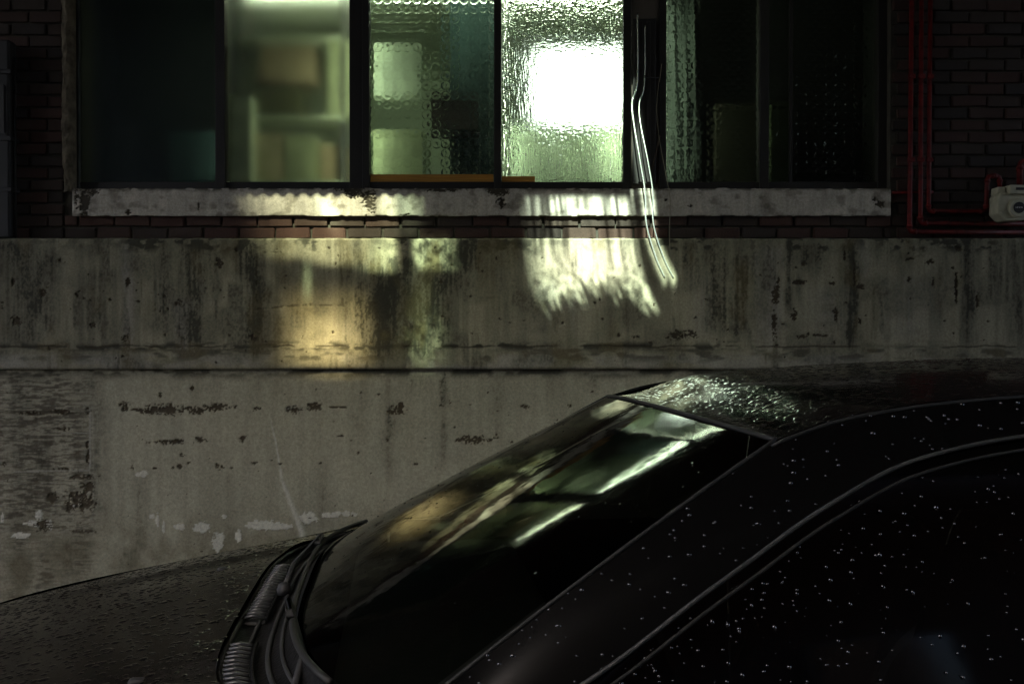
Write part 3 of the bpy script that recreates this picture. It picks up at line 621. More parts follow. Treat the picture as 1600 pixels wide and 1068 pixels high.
# gas meter
mc = at(1578, 345, YB - 0.10); mt = empty('gas_meter', tuple(mc)); props(mt, 'beige gas meter with round black dial at right edge of brick wall', 'gas meter')
s = (YB - .1) / F
def mp_(p, q_): return ((p - 1578) * s, -(q_ - 345) * s)
q = MB(); q.prism([mp_(*p) for p in [(1555, 309), (1559, 302), (1598, 302), (1603, 309), (1603, 331), (1596, 345), (1566, 346), (1555, 334)]], -.03, .07, .006); q.build('casing', M['meter'], mt)
q = MB(); q.prism([mp_(*p) for p in [(1571, 291), (1606, 291), (1606, 305), (1571, 305)]], -.045, .05, .004); hd = q.build('register_head', M['meter'], mt)
q = MB(); q.prism([mp_(*p) for p in [(1580, 295), (1599, 295), (1599, 299), (1580, 299)]], -.0475, -.044); q.build('counter_window', M['black'], hd)
q = MB(); q.prism([mp_(*p) for p in [(1556, 293), (1567, 293), (1569, 304), (1555, 304)]], -.02, .05, .004); q.build('inlet_boss', M['meter'], mt)
dc = mp_(1585, 326)
q = MB(); q.lathe([(.052, -.03), (.052, -.042), (.046, -.046), (.040, -.044)], (dc[0], 0, dc[1]), 'Y', 40); rg = q.build('dial_ring', M['meter'], mt, False)
q = MB(); q.lathe([(.0305, -.044), (.0305, -.0485)], (dc[0], 0, dc[1]), 'Y', 40); dl = q.build('dial', M['black'], mt)
q = MB()
xx = dc[0] - .021
for k, w_ in enumerate((.0045, .004, .0055, .004, .0045, .0045, .0045)):
    q.box(xx, xx + .0011, -.0500, -.0490, dc[1] - .0035, dc[1] + .0035)
    q.box(xx + .0012, xx + w_ * .75, -.0500, -.0490, dc[1] + (.0022 if k % 3 else -.0034), dc[1] + (.0034 if k % 3 else -.0022))
    if k % 2: q.box(xx + w_ * .76, xx + w_, -.0500, -.0490, dc[1] - .0034, dc[1] + .0034)
    xx += w_ + .0014
q.build('dial_print', M['letters'], dl)
for a, b_ in ((1562, 306), (1598, 306), (1560, 333), (1598, 333)):
    x, z = mp_(a, b_); q = MB(); q.lathe([(.005, -.028), (.005, -.035), (.003, -.037)], (x, 0, z), 'Y', 8); q.build('bolt', M['meter'], mt)
q = MB(); q.box(mp_(1562, 0)[0], mp_(1594, 0)[0], .06, .1 - .002, .03, .12); q.build('wall_bracket', M['grey'], mt)

# black drainpipe at the left edge
x0 = at(6, 200, YB - .06).x
dp = empty('drain_pipe', (x0, YB - .06, ZT)); props(dp, 'black drainpipe standing on the ledge at the left edge of brick wall', 'pipe')
q = MB(); q.box(-.05, .05, -.035, .045, 0.0, at(0, 70, YB).z - ZT, .012); q.build('downpipe', M['black'], dp)
q = MB(); q.box(-.03, .025, -.041, -.0355, at(0, 215, YB).z - ZT, at(0, 140, YB).z - ZT, .002); q.build('label_plate', M['frame'], dp)
for yy in (120, 222, 300):
    q = MB(); q.box(-.062, .062, -.041, .05, at(0, yy, YB).z - ZT - .012, at(0, yy, YB).z - ZT + .012, .003); q.build('strap', M['black'], dp)
q = MB(); q.tube([(.062, 0, .0), (.06, 0, .5), (.064, 0, 1.0)], .006, 8); q.build('thin_conduit', M['black'], dp, True)

# dark cover box, hook and stick in the gap between the windows
cb = empty('conduit_box', tuple(at(1008, 288, D + .165))); props(cb, 'narrow dark metal conduit cover in the gap between the windows', 'conduit')
hh = at(0, 30, D + .165).z - at(0, 288, D + .165).z; hw = 20 * D / F
q = MB(); q.box(-hw, hw * .85, -.012, .012, 0, hh, .004); q.build('cover', M['frame'], cb)
q = MB(); q.box(-hw * .6, -hw * .25, -.018, -.0125, .01, hh - .02, .002); q.build('rib', M['frame'], cb)
q = MB(); q.box(hw * .1, hw * .4, -.018, -.0125, .01, hh - .02, .002); q.build('rib', M['frame'], cb)
hk = MB(); hk.tube([at(1031, 121, D + .15), at(1012, 122, D + .14), at(1008, 121, D + .12), at(1008, 117, D + .11)], .004, 8); props(hk.build('hook', M['black'], None, True), 'small black metal hook sticking out beside the right window', 'hook')
st = MB(); st.tube([at(1017, 272, D + .155), at(1031, 212, D + .158)], .005, 8); props(st.build('stick', M['wood'], None, True), 'thin brown stick leaning in the gap between the windows', 'stick')

def spline(pts, n=12):
    pts = [Vector(p) for p in pts]; out = []
    for i in range(len(pts) - 1):
        p0, p1, p2, p3 = pts[max(i - 1, 0)], pts[i], pts[i + 1], pts[min(i + 2, len(pts) - 1)]
        for k in range(n):
            t = k / n; out.append(0.5 * ((2 * p1) + (-p0 + p2) * t + (2 * p0 - 5 * p1 + 4 * p2 - p3) * t * t + (-p0 + 3 * p1 - 3 * p2 + p3) * t ** 3))
    out.append(pts[-1]); return out
CABLES = []
def cable(pp, r, m, label, grp='thin cables hanging past the sill'):
    CABLES.append(spline([at(*p) for p in pp])); q = MB(); q.tube(CABLES[-1], r, 8); return props(q.build('cable', m, None, True), label, 'cable', grp)
cable([(996, 20, D + .14), (996, 125, D + .13), (988, 158, D + .10), (990, 190, D + .07), (1000, 250, D + .02), (1008, 300, D - .005), (1010, 350, D - .02), (1024, 400, D - .008), (1038, 432, D - .006)], .0042, M['cable'], 'left one of two shiny strands added in place of wavy light trails')  # this and the next strand are added in place of light trails
cable([(1008, 40, D + .14), (1007, 130, D + .13), (999, 162, D + .10), (1001, 195, D + .07), (1012, 250, D + .02), (1020, 300, D - .005), (1021, 350, D - .02), (1036, 400, D - .008), (1052, 433, D - .006)], .0036, M['cable'], 'right one of two shiny strands added in place of wavy light trails')
cable([(1034, 100, D + .14), (1026, 165, D + .11), (1030, 215, D + .07), (1040, 270, D + .02), (1047, 310, D - .005), (1046, 360, D - .012), (1047, 400, D - .005)], .0022, M['cable_dull'], 'faint dull cable at the left edge of the right window')

# ------------------------------------------------------------------ awning over the windows: added, with openings that shape the sunlight on the wall
AZ = 5.0; AW = 5.3
k_drop = math.tan(SUN_EL) / math.cos(SUN_AZ); k_shift = math.tan(SUN_AZ)
aw = empty('gobo', (0, D, 0)); props(aw, 'unseen corrugated awning with grimy translucent panels above the windows', 'gobo')
def to_gobo(px_, py_, z):
    x = (px_ - 800) / F * D; b_ = (534 - py_) / F; zz = CH + D * (-sP + b_ * cP) / (cP + b_ * sP); x = x / (cP + b_ * sP)
    s2 = (z - zz) / k_drop; return x - s2 * k_shift, -s2
bays = {'left': (300, 790, 265, 600), 'right': (792, 1085, 50, 560)}
def bay_poly(a, b_, t, u, z): return [tuple(float(q) for q in to_gobo(p, r, z)) for p, r in ((a, t), (b_, t), (b_, u), (a, u))]
def inside(poly, x, y):
    r = np.zeros(x.shape, bool); n_ = len(poly)
    for i in range(n_):
        x1, y1 = poly[i]; x2, y2 = poly[(i + 1) % n_]
        if y1 == y2: continue
        r ^= ((y1 > y) != (y2 > y)) & (x < (x2 - x1) * (y - y1) / (y2 - y1) + x1)
    return r
xs = np.arange(-9.0, 9.0, 0.019); ys_ = np.linspace(-AW, .09, 120)
X, Y = np.meshgrid(xs, ys_, indexing='ij')
xc = (X[:-1, :-1] + X[1:, 1:]) / 2; yc = (Y[:-1, :-1] + Y[1:, 1:]) / 2
hole = np.zeros(xc.shape, bool)
for k, b4 in bays.items(): hole |= inside(bay_poly(b4[0] + 8, b4[1] - 8, b4[2] + 8, b4[3] - 8, AZ), xc, yc)
me = grid_mesh('roof_sheet', np.stack([X, Y, AZ + 0.012 * np.sin(X / 0.076 * 2 * np.pi)], -1), keep=~hole); link('roof_sheet', me, M['sheet_opaque'], aw)
q = MB(); q.box(-9, 9, -AW, -AW + .06, AZ - .09, AZ - .015, .004); q.build('outer_beam', M['wood'], aw)
q = MB(); q.box(-9, 9, .03, .095, AZ - .09, AZ - .015, .004); q.build('wall_plate', M['wood'], aw)
for x in (-8, -6.4, -4.8, -3.2, 2.2, 3.8, 5.4, 7.0, 8.4):
    q = MB(); q.box(x - .03, x + .03, -AW + .061, .029, AZ - .085, AZ - .018, .003); q.build('rafter', M['wood'], aw)
for x in (-8.9, 8.9):
    q = MB(); q.box(x - .05, x + .05, -AW - .05, -AW + .05, 0, AZ - .091, .004); q.build('post', M['wood'], aw)
# light-patch mask: sunlight passes by attribute alpha, tinted by attribute colour
m, n, l, b = mat('light_patch_mask'); n.remove(b)
tr = n.new('ShaderNodeBsdfTransparent'); df = n.new('ShaderNodeBsdfDiffuse'); df.inputs[0].default_value = (0.10, 0.10, 0.07, 1); mx = n.new('ShaderNodeMixShader')
ac = n.new('ShaderNodeAttribute'); ac.attribute_name = 'Col'
l.new(ac.outputs['Color'], tr.inputs[0]); l.new(ac.outputs['Alpha'], mx.inputs[0]); l.new(df.outputs[0], mx.inputs[1]); l.new(tr.outputs[0], mx.inputs[2]); l.new(mx.outputs[0], n['Material Output'].inputs[0])
M['plastic'] = m
def trail_slits(PXg, PYg):
    g2 = np.zeros_like(PXg)                    # clear slits shaped in the panel to light the two added strands
    for cb_ in CABLES[:2]:
        for p in cb_:
            q3 = p + SDIR * ((D - p.y) / SDIR.y); a, b_ = to_px(q3.x, D, q3.z)
            if b_ < 52 or b_ > 470: continue
            g2 = np.maximum(g2, 0.75 * sstep(110, 160, b_) * np.exp(-((PXg - a) / 4.0) ** 2 - ((PYg - b_) / 9.0) ** 2))
    return g2
def blob(px, py, cx, cy_, rx, ry): return np.exp(-((px - cx) / rx) ** 2 - ((py - cy_) / ry) ** 2)
for k, (a, b_, t, u) in bays.items():  # panel transmission and tint drawn as the light patches on the wall
    PXg, PYg = np.meshgrid(np.arange(a, b_ + 1, 1.5), np.arange(t, u + 1, 1.8), indexing='ij')
    q_ = np.maximum(PYg - 285, 0); lean = 0.05 * q_ + 0.00095 * q_ ** 2 + 5 * np.sin(PYg / 40.0); sl2 = PXg - lean
    if k == 'right':
        st = fbm(sl2 / 4.6, PYg / 120, 201, 3); st2 = fbm(sl2 / 14, PYg / 160, 202, 2)
        streak = sstep(.34, .66, .65 * st + .35 * st2)
        env = sstep(792, 862, sl2 + 14 * (st2 - .5)) * (1 - sstep(980, 988, sl2 + 3 * (st - .5)))
        cut = 458 + 58 * (fbm(sl2 / 4.2, sl2 * 0, 203, 2) - .5) + 24 * (fbm(sl2 / 45, sl2 * 0, 204, 2) - .5) + 34 * (1 - sstep(860, 880, PXg)) + 14 * sstep(985, 1015, PXg)
        fade = 1 - sstep(cut - 26, cut + 10, PYg)
        prof = 0.8 + 0.2 * sstep(335, 385, PYg)
        dots = sstep(.3, .66, fbm(sl2 / 6, PYg / 7, 205, 2)); tex = streak * (1 - sstep(395, 440, PYg) * .9) + dots * sstep(395, 440, PYg) * .9
        core = blob(PXg, PYg, 925, 405, 85, 44)
        T = env * fade * prof * np.clip(0.06 + 0.98 * tex + .34 * core, 0, 1)
        T = np.maximum(T, trail_slits(PXg, PYg))
        T *= np.clip(sstep(272, 284, PYg) + (PYg < 284) * (PXg > 984), 0, 1)
        C = np.stack([0.78 + .14 * core, np.ones_like(T), 0.92 + .08 * core], -1)
    else:
        rib = sstep(.32, .68, fbm((PXg - .5 * PYg) / 7, (PYg + .3 * PXg) / 6, 211, 2)); soft = fbm(sl2 / 40, PYg / 120, 212, 3); fn = fbm(sl2 / 9, PYg / 140, 213, 3)
        bot = 408 + .115 * (PXg - 470) + 3 * np.sin(PXg / 13)
        A1 = sstep(345, 470, PXg - .25 * (PYg - 285)) * (1 - sstep(600, 626, PXg - .1 * (PYg - 340))) * (1 - sstep(bot - 16, bot + 8, PYg)) * (.08 + .15 * soft + .08 * fn)
        A2 = .34 * blob(PXg, PYg, 606, 402, 28, 44) * (1 - sstep(610, 627, PXg)) * (1 - sstep(416, 432, PYg))
        A3 = .30 * blob(PXg - .45 * (PYg - 300), PYg, 504, 308, 13, 26) + .10 * blob(PXg, PYg, 480, 440, 7, 26)
        A4 = .12 * sstep(575, 600, PXg) * (1 - sstep(640, 668, PXg + 10 * fn)) * (1 - sstep(320, 345, PYg)) * (.4 + fn)
        B1 = (.05 + .42 * rib) * sstep(638, 656, PXg) * (1 - sstep(700, 724, PXg - .12 * (PYg - 400))) * sstep(320, 385, PYg) * (1 - sstep(412, 434, PYg + 6 * rib)) * (1.15 - .008 * (PXg - 645))
        C1 = .19 * blob(PXg, PYg, 522, 530, 46, 40) + .08 * sstep(415, 480, PXg) * (1 - sstep(545, 600, PXg)) * sstep(430, 500, PYg) * (1 - sstep(566, 574, PYg)) * (.5 + soft)
        D1 = .20 * rib * blob(PXg, PYg, 664, 530, 26, 34) + .04 * blob(PXg, PYg, 660, 470, 20, 40)
        green = A2 + A3 + B1 + D1 + A4; warm = C1; mixd = A1
        T = green + warm + mixd; Tn = T[..., None] + 1e-6
        C = (green[..., None] * np.array([.76, 1.0, .74]) + warm[..., None] * np.array([1.0, .86, .50]) + mixd[..., None] * np.array([.92, .97, .72])) / Tn
        C = np.clip(C, .2, 1)
    ed = np.minimum.reduce([sstep(a + 6, a + 18, PXg), 1 - sstep(b_ - 18, b_ - 6, PXg), sstep(t + 4, t + 10, PYg), 1 - sstep(u - 18, u - 6, PYg)])
    T = np.clip(T * ed * (1.5 if k == 'left' else 1.0), 0, 1)
    zq = AZ - .02; xg, yg = to_gobo(PXg, PYg, zq)
    me = grid_mesh('light_mask_panel', np.stack([xg, yg, np.full_like(xg, zq)], -1))
    at2 = me.attributes.new('Col', 'FLOAT_COLOR', 'POINT'); at2.data.foreach_set('color', np.concatenate([C, T[..., None]], -1).astype(np.float32).ravel())
    link('light_mask_panel', me, M['plastic'], aw)

# ------------------------------------------------------------------ car
PSI, TX, TY = 0.12765, 0.34095, 1.94712
car = empty('parked_car', (TX, TY, 0)); car.rotation_euler = (R(0.6), 0, math.pi + PSI)   # the road's camber tilts it towards the wall
props(car, 'wet black car parked along the wall in the foreground', 'car')
def paint_mat(name, bumpk, wet):
    m, n, l, b = mat(name)
    setp(b, Base_Color=(0.006, 0.005, 0.0045, 1), Roughness=0.12, Coat_Weight=0.25, Coat_Roughness=0.03, Specular_IOR_Level=0.4)
    tc = n.new('ShaderNodeTexCoord')
    no = n.new('ShaderNodeTexNoise'); no.inputs['Scale'].default_value = 70; no.inputs['Detail'].default_value = 4; no.inputs['Distortion'].default_value = 0.4
    l.new(tc.outputs['Object'], no.inputs['Vector'])
    mr = n.new('ShaderNodeMapRange'); mr.interpolation_type = 'SMOOTHSTEP'; mr.inputs[1].default_value = 0.50; mr.inputs[2].default_value = 0.60
    l.new(no.outputs[0], mr.inputs[0])
    bp = n.new('ShaderNodeBump'); bp.inputs['Strength'].default_value = bumpk; bp.inputs['Distance'].default_value = 0.004
    l.new(mr.outputs[0], bp.inputs['Height'])
    if not wet: setp(b, Base_Color=(0.0025, 0.0024, 0.0023, 1), Roughness=0.2, Coat_Weight=0.0, Specular_IOR_Level=0.09)
    if bumpk > 0: l.new(bp.outputs[0], b.inputs['Coat Normal']); l.new(bp.outputs[0], b.inputs['Normal'])
    return m
M['paint_wet'] = paint_mat('wet_black_paint', 0.025, True); M['paint'] = paint_mat('black_paint', 0.0, False)
def car_glass(name, tint, bump):
    m, n, l, b = mat(name); n.remove(b)
    tr = n.new('ShaderNodeBsdfTransparent'); tr.inputs[0].default_value = rgb(tint)
    gl = n.new('ShaderNodeBsdfGlossy'); gl.inputs['Roughness'].default_value = 0.055
    fr = n.new('ShaderNodeFresnel'); fr.inputs[0].default_value = 1.9
    mx = n.new('ShaderNodeMixShader'); l.new(fr.outputs[0], mx.inputs[0]); l.new(tr.outputs[0], mx.inputs[1]); l.new(gl.outputs[0], mx.inputs[2])
    tc = n.new('ShaderNodeTexCoord'); no = n.new('ShaderNodeTexNoise'); no.inputs['Scale'].default_value = 7; no.inputs['Detail'].default_value = 3; l.new(tc.outputs['Object'], no.inputs['Vector'])
    bp = n.new('ShaderNodeBump'); bp.inputs['Strength'].default_value = bump; bp.inputs['Distance'].default_value = 0.01; l.new(no.outputs[0], bp.inputs['Height']); l.new(bp.outputs[0], gl.inputs['Normal'])
    l.new(mx.outputs[0], n['Material Output'].inputs[0]); return m
M['windshield'] = car_glass('windshield_glass', (0.30, 0.34, 0.30), 0.15); M['side_glass'] = car_glass('side_glass', (0.04, 0.042, 0.04), 0.02)
M['rubber'] = simple('rubber_trim', (0.010, 0.010, 0.009), 0.65, var=0.3, bump=0.05, spec=0.3)
M['chrome'] = simple('satin_trim', (0.05, 0.05, 0.048), 0.35, metal=0.3, var=0.2, bump=0.0)
M['cowl'] = simple('weathered_black_plastic', (0.006, 0.006, 0.006), 0.6, var=0.4, scale=20, bump=0.25, bscale=150, spec=0.08)
M['grille_rib'] = simple('worn_grille_plastic', (0.03, 0.032, 0.034), 0.3, var=0.3, bump=0.05)
M['seat'] = simple('dark_seat_cloth', (0.012, 0.012, 0.012), 0.9, bump=0.2)
M['tyre'] = simple('tyre_rubber', (0.015, 0.015, 0.015), 0.85, bump=0.3); M['rim'] = simple('alloy', (0.35, 0.35, 0.36), 0.35, metal=0.9, var=0.1, bump=0)
M['lens_red'] = simple('red_lens', (0.15, 0.005, 0.005), 0.1, var=0.1, bump=0, coat=1); M['lens'] = simple('clear_lens', (0.35, 0.37, 0.38), 0.08, var=0.1, bump=0, coat=1)

def cpatch(name, P, m, out=(0, 0, 0.6), parent=car, smooth=True, thick=0.0):
    """P in car design coords (X forward, Y towards the wall, Z up)"""
    P = np.array(P, float).copy(); P[..., 1] *= -1
    me = grid_mesh(name, P)
    me.update()
    nrm = np.array([p.normal for p in me.polygons]); cen = np.array([p.center for p in me.polygons])
    o0 = np.array([out[0], -out[1], out[2]])
    if ((nrm * (cen - o0)).sum(1)).mean() < 0: me.flip_normals()
    o = link(name, me, m, parent, smooth)
    if thick: md = o.modifiers.new('thickness', 'SOLIDIFY'); md.thickness = thick; md.offset = -1
    return o
def ip(x, xs, ys):
    o = np.argsort(xs); return np.interp(x, np.array(xs)[o], np.array(ys)[o])
def smooth_ip(x, xs, ys):
    """Catmull style interpolation of a table"""
    o = np.argsort(xs); xs = np.array(xs, float)[o]; ys = np.array(ys, float)[o]
    x = np.clip(np.asarray(x, float), xs[0], xs[-1]); i = np.clip(np.searchsorted(xs, x) - 1, 0, len(xs) - 2)
    g = np.gradient(ys, xs); h = xs[i + 1] - xs[i]; t = (x - xs[i]) / h
    return (2 * t**3 - 3 * t**2 + 1) * ys[i] + (t**3 - 2 * t**2 + t) * h * g[i] + (-2 * t**3 + 3 * t**2) * ys[i + 1] + (t**3 - t**2) * h * g[i + 1]
# windshield: base curve to header curve
t = np.linspace(-1, 1, 61); s_ = np.linspace(0, 1, 41)
T_, S_ = np.meshgrid(t, s_, indexing='ij')
def ws_point(T_, S_):
    BX = .587 + .182 * (1 - np.abs(T_) ** 3.4); BY = .702 * T_; BZ = 1.031 + .012 * (1 - T_ ** 2)
    HX = .000 + .060 * (1 - np.abs(T_) ** 2.0); HY = .567 * T_; HZ = 1.386 + .022 * (1 - np.abs(T_) ** 2.0)
    bul = 4 * S_ * (1 - S_) * 0.007
    X = BX * (1 - S_) + HX * S_ + bul * .50; Y = BY * (1 - S_) + HY * S_; Z = BZ * (1 - S_) + HZ * S_ + bul * .86
    return np.stack([X, Y, Z], -1)
cpatch('windshield', ws_point(T_ * .985, .012 + S_ * .975), M['windshield'], (-.3, 0, .9))
# black frit and rubber around the glass
def tube_car(name, pts, r, m, parent=car, n=8):
    q = MB(); q.tube([(p[0], -p[1], p[2]) for p in pts], r, n); return q.build(name, m, parent, True)
tt = np.linspace(-1, 1, 40)
tube_car('windshield_seal', ws_point(tt, tt * 0 + 1.0), .0045, M['rubber'])
for sg in (-1, 1): tube_car('windshield_seal', ws_point(np.full(40, sg * 1.0), np.linspace(0, 1, 40)), .0035, M['rubber'])
# roof
def roof_edge(X):
    return smooth_ip(X, [.0, -.093, -.228, -.435, -.8, -1.2, -1.6, -1.85], [.567, .557, .550, .543, .535, .525, .50, .48]), smooth_ip(X, [.0, -.093, -.228, -.435, -.8, -1.2, -1.6, -1.85], [1.386, 1.414, 1.436, 1.452, 1.462, 1.455, 1.42, 1.385])
def roof_mid(X): return smooth_ip(X, [.060, -.02, -.10, -.226, -.40, -.60, -.90, -1.2, -1.6, -1.95], [1.408, 1.428, 1.448, 1.467, 1.482, 1.492, 1.500, 1.495, 1.465, 1.42])
u = np.linspace(0, 1, 60); T2, U2 = np.meshgrid(np.linspace(-1, 1, 61), u, indexing='ij')
x0_ = .060 * (1 - np.abs(T2) ** 2.0); x1_ = -1.72 - .12 * (1 - T2 ** 2)
RX = x0_ * (1 - U2) + x1_ * U2
ey, ez = roof_edge(np.clip(RX - x0_ * (1 - U2), -1.85, 0)); mz = roof_mid(RX)
hd_z = 1.386 + .022 * (1 - np.abs(T2) ** 2.0)
RZ_ = ez + (np.maximum(mz, ez + .01) - ez) * (1 - np.abs(T2) ** 2.3)
bl = sstep(0, .12, U2); RZ_ = hd_z * (1 - bl) + RZ_ * bl
RP = np.stack([RX, ey * T2, RZ_], -1)
roof = cpatch('roof', RP, M['paint_wet'], (-.8, 0, .8))
# pillar and roof rail strips, side windows, on both sides
DX = [.47, .30, .166, .091, .013, -.061, -.148, -.256, -.365, -.6, -.9, -1.25, -1.5]; DZ = [1.025, 1.108, 1.188, 1.230, 1.275, 1.312, 1.350, 1.377, 1.393, 1.406, 1.402, 1.36, 1.28]
DXp, DZp = [], []
for i in range(len(DX) - 1):
    for k in range(60): DXp.append(DX[i] + (DX[i + 1] - DX[i]) * k / 60)
DXp.append(DX[-1]); DXp = np.array(DXp); DZp = smooth_ip(DXp, DX, DZ)
def dlo_y(z): return .76 - .33 * (z - 1.0)
def upper_curve(n1, n2):
    a = ws_point(np.full(n1, 1.0), np.linspace(0, 1, n1)); X = np.linspace(0, -1.85, n2)[1:]; ey, ez = roof_edge(X)
    return np.concatenate([a, np.stack([X, ey, ez], -1)], 0)
UC = upper_curve(600, 900)
def resample(C, n):
    C = np.array(C); d = np.r_[0, np.cumsum(np.linalg.norm(np.diff(C, axis=0), axis=1))]; q_ = np.linspace(0, d[-1], n)
    return np.stack([np.interp(q_, d, C[:, k]) for k in range(3)], -1)
LC = np.stack([DXp, dlo_y(DZp), DZp], -1)
LC0 = np.concatenate([[[.60, .762, 1.01]], LC, [[-1.72, .70, 1.10]]], 0)
UCr, LCr = resample(UC, 120), resample(LC0, 120)
for sg in (-1, 1):
    W_ = np.linspace(0, 1, 9)[None, :, None]
    S = UCr[:, None, :] * (1 - W_) + LCr[:, None, :] * W_
    bul = 0.004 * np.sin(np.pi * W_[..., 0]); S[..., 1] += bul; S[..., 2] += bul * .5
    S[..., 1] *= sg
    cpatch('pillar_rail', S, M['paint'], (-.6, 0, 1.0))
    ci = resample(LC, 100)
    rub = ci.copy(); rub[:, 1] = (rub[:, 1] + .006) * sg; tube_car('window_trim', rub, .0035, M['chrome'])
    rub = ci.copy(); rub[:, 2] -= .020; rub[:, 0] -= .012; rub[:, 1] = (rub[:, 1] + .004) * sg; tube_car('window_seal', rub, .0028, M['rubber'])
    rr = UC[590:1400:14].copy(); rr[:, 1] = (rr[:, 1] + .006) * sg; rr[:, 2] -= .004; tube_car('roof_molding', rr, .0035, M['rubber'])
    # side glass (front and rear) from belt to opening
    for a, b_ in ((.46, -.46), (-.52, -1.49)):
        xs = np.linspace(a, b_, 50); zt_ = np.interp(xs, DXp[::-1], DZp[::-1]) - .004; zb_ = np.full(50, 1.005)
        V = np.linspace(0, 1, 14)[None, :]; zz = zb_[:, None] * (1 - V) + zt_[:, None] * V
        G = np.stack([np.repeat(xs[:, None], 14, 1), (dlo_y(zz) - .012 + .008 * np.sin(np.pi * V)) * sg, zz], -1)
        cpatch('side_window', G, M['side_glass'], (-.6, 0, 1.0))
    q = MB(); q.box(-.525, -.455, *sorted((-.62 * sg, -.745 * sg)), 1.0, 1.02)
    bp_ = np.array([[-.49, .757, 1.0], [-.49, .68, 1.2], [-.49, .627, 1.39]]); 
    q = MB(); q.tube([(p[0], -sg * p[1], p[2]) for p in bp_], .03, 8); q.build('door_pillar', M['rubber'], car, True)
    # lower body side panels
    def side_panel(name, xa, xb, m=M['paint']):
        n = max(12, int(abs(xa - xb) * 40)); xs = np.linspace(xa, xb, n)
        Wd = smooth_ip(xs, [1.98, 1.8, 1.5, 1.0, .3, -.6, -1.3, -1.8, -2.08], [.60, .74, .82, .855, .86, .86, .85, .80, .66])
        ys2 = smooth_ip(xs, [1.98, 1.65, 1.16, .9, .62, .3, -.5, -1.2, -1.7, -2.08], [.56, .675, .715, .72, .735, .765, .765, .755, .72, .62]); zs2 = smooth_ip(xs, [1.98, 1.65, 1.16, .9, .62, .3, -.5, -1.2, -1.7, -2.08], [.74, .838, .932, .975, 1.018, 1.005, 1.005, 1.01, 1.08, 1.0])
        zb2 = np.full(n, .24)
        for ax in (1.30, -1.27):
            dd = .345 ** 2 - (xs - ax) ** 2; zb2 = np.maximum(zb2, np.where(dd > 0, .31 + np.sqrt(np.maximum(dd, 0)), 0))
        V = np.linspace(0, 1, 26)[None, :]; zz = zb2[:, None] * (1 - V) + zs2[:, None] * V
        f = np.clip((zz - .24) / (zs2[:, None] - .24), 0, 1)
        yy = Wd[:, None] - .05 * (1 - f) ** 2 * 1.2 - (Wd - ys2)[:, None] * np.clip((f - .72) / .28, 0, 1) ** 1.7
        G = np.stack([np.repeat(xs[:, None], 26, 1), yy * sg, zz], -1)
        return cpatch(name, G, m, (0, 0, .6))
    side_panel('front_fender', 1.98, .615); fd = side_panel('front_door', .608, -.46); rd = side_panel('rear_door', -.467, -1.20); side_panel('rear_quarter', -1.207, -2.08)
    for d_, x in ((fd, -.33), (rd, -1.08)):
        q = MB(); q.tube([(x - .09, -sg * .862, .86), (x - .07, -sg * .885, .865), (x + .07, -sg * .885, .865), (x + .09, -sg * .862, .86)], .011, 8); q.build('handle', M['paint'], d_, True)
    # folded mirror
    q = MB(); q.box(.10, .26, *sorted((-sg * .80, -sg * .87)), 0.965, 1.075, .025); mi = q.build('folded_mirror', M['paint'], car, True)
    q = MB(); q.box(.255, .30, *sorted((-sg * .765, -sg * .84)), 0.955, .99, .01); q.build('mirror_foot', M['black'], mi)
    # wheels
    for ax in (1.30, -1.27):
        q = MB(); q.lathe([(.21, -.09), (.30, -.10), (.315, -.07), (.318, 0), (.315, .07), (.30, .10), (.21, .09)], (ax, -sg * .755, .318), 'Y', 40); wh = q.build('wheel', M['tyre'], car, True)
        q = MB(); q.lathe([(.205, -.085), (.19, -.06), (.06, -.05), (.05, .05), (.19, .06), (.205, .085)], (ax, -sg * .755, .318), 'Y', 30); q.build('rim', M['rim'], wh)
    # headlight, tail light
    q = MB(); q.box(1.72, 1.93, *sorted((-sg * .42, -sg * .66)), .62, .72, .03); q.build('headlight', M['lens'], car, True)
    q = MB(); q.box(-2.09, -1.95, *sorted((-sg * .50, -sg * .69)), .82, 1.02, .03); q.build('tail_light', M['lens_red'], car, True)
# hood
u = np.linspace(0, 1, 70); T2, U2 = np.meshgrid(np.linspace(-1, 1, 61), u, indexing='ij')
hxr = .63 + .265 * (1 - np.abs(T2) ** 5.0); hxf = 1.80 + .16 * (1 - T2 ** 2)
HX = hxr * (1 - U2) + hxf * U2
hw_ = smooth_ip(HX, [.62, .9, 1.16, 1.5, 1.8, 1.96], [.705, .695, .69, .66, .60, .55])
he = smooth_ip(HX, [.62, .895, 1.16, 1.416, 1.667, 1.85, 1.98], [1.022, .980, .936, .889, .836, .785, .73])
HZ = he + .030 * (1 - np.abs(T2) ** 2.5) + .008 * np.exp(-((np.abs(T2) - .72) / .08) ** 2) * (1 - U2 * .5) - .02 * sstep(.93, 1, U2)
HP = np.stack([HX, hw_ * T2, HZ], -1)
hood = cpatch('hood', HP, M['paint_wet'], (1.0, 0, 0))
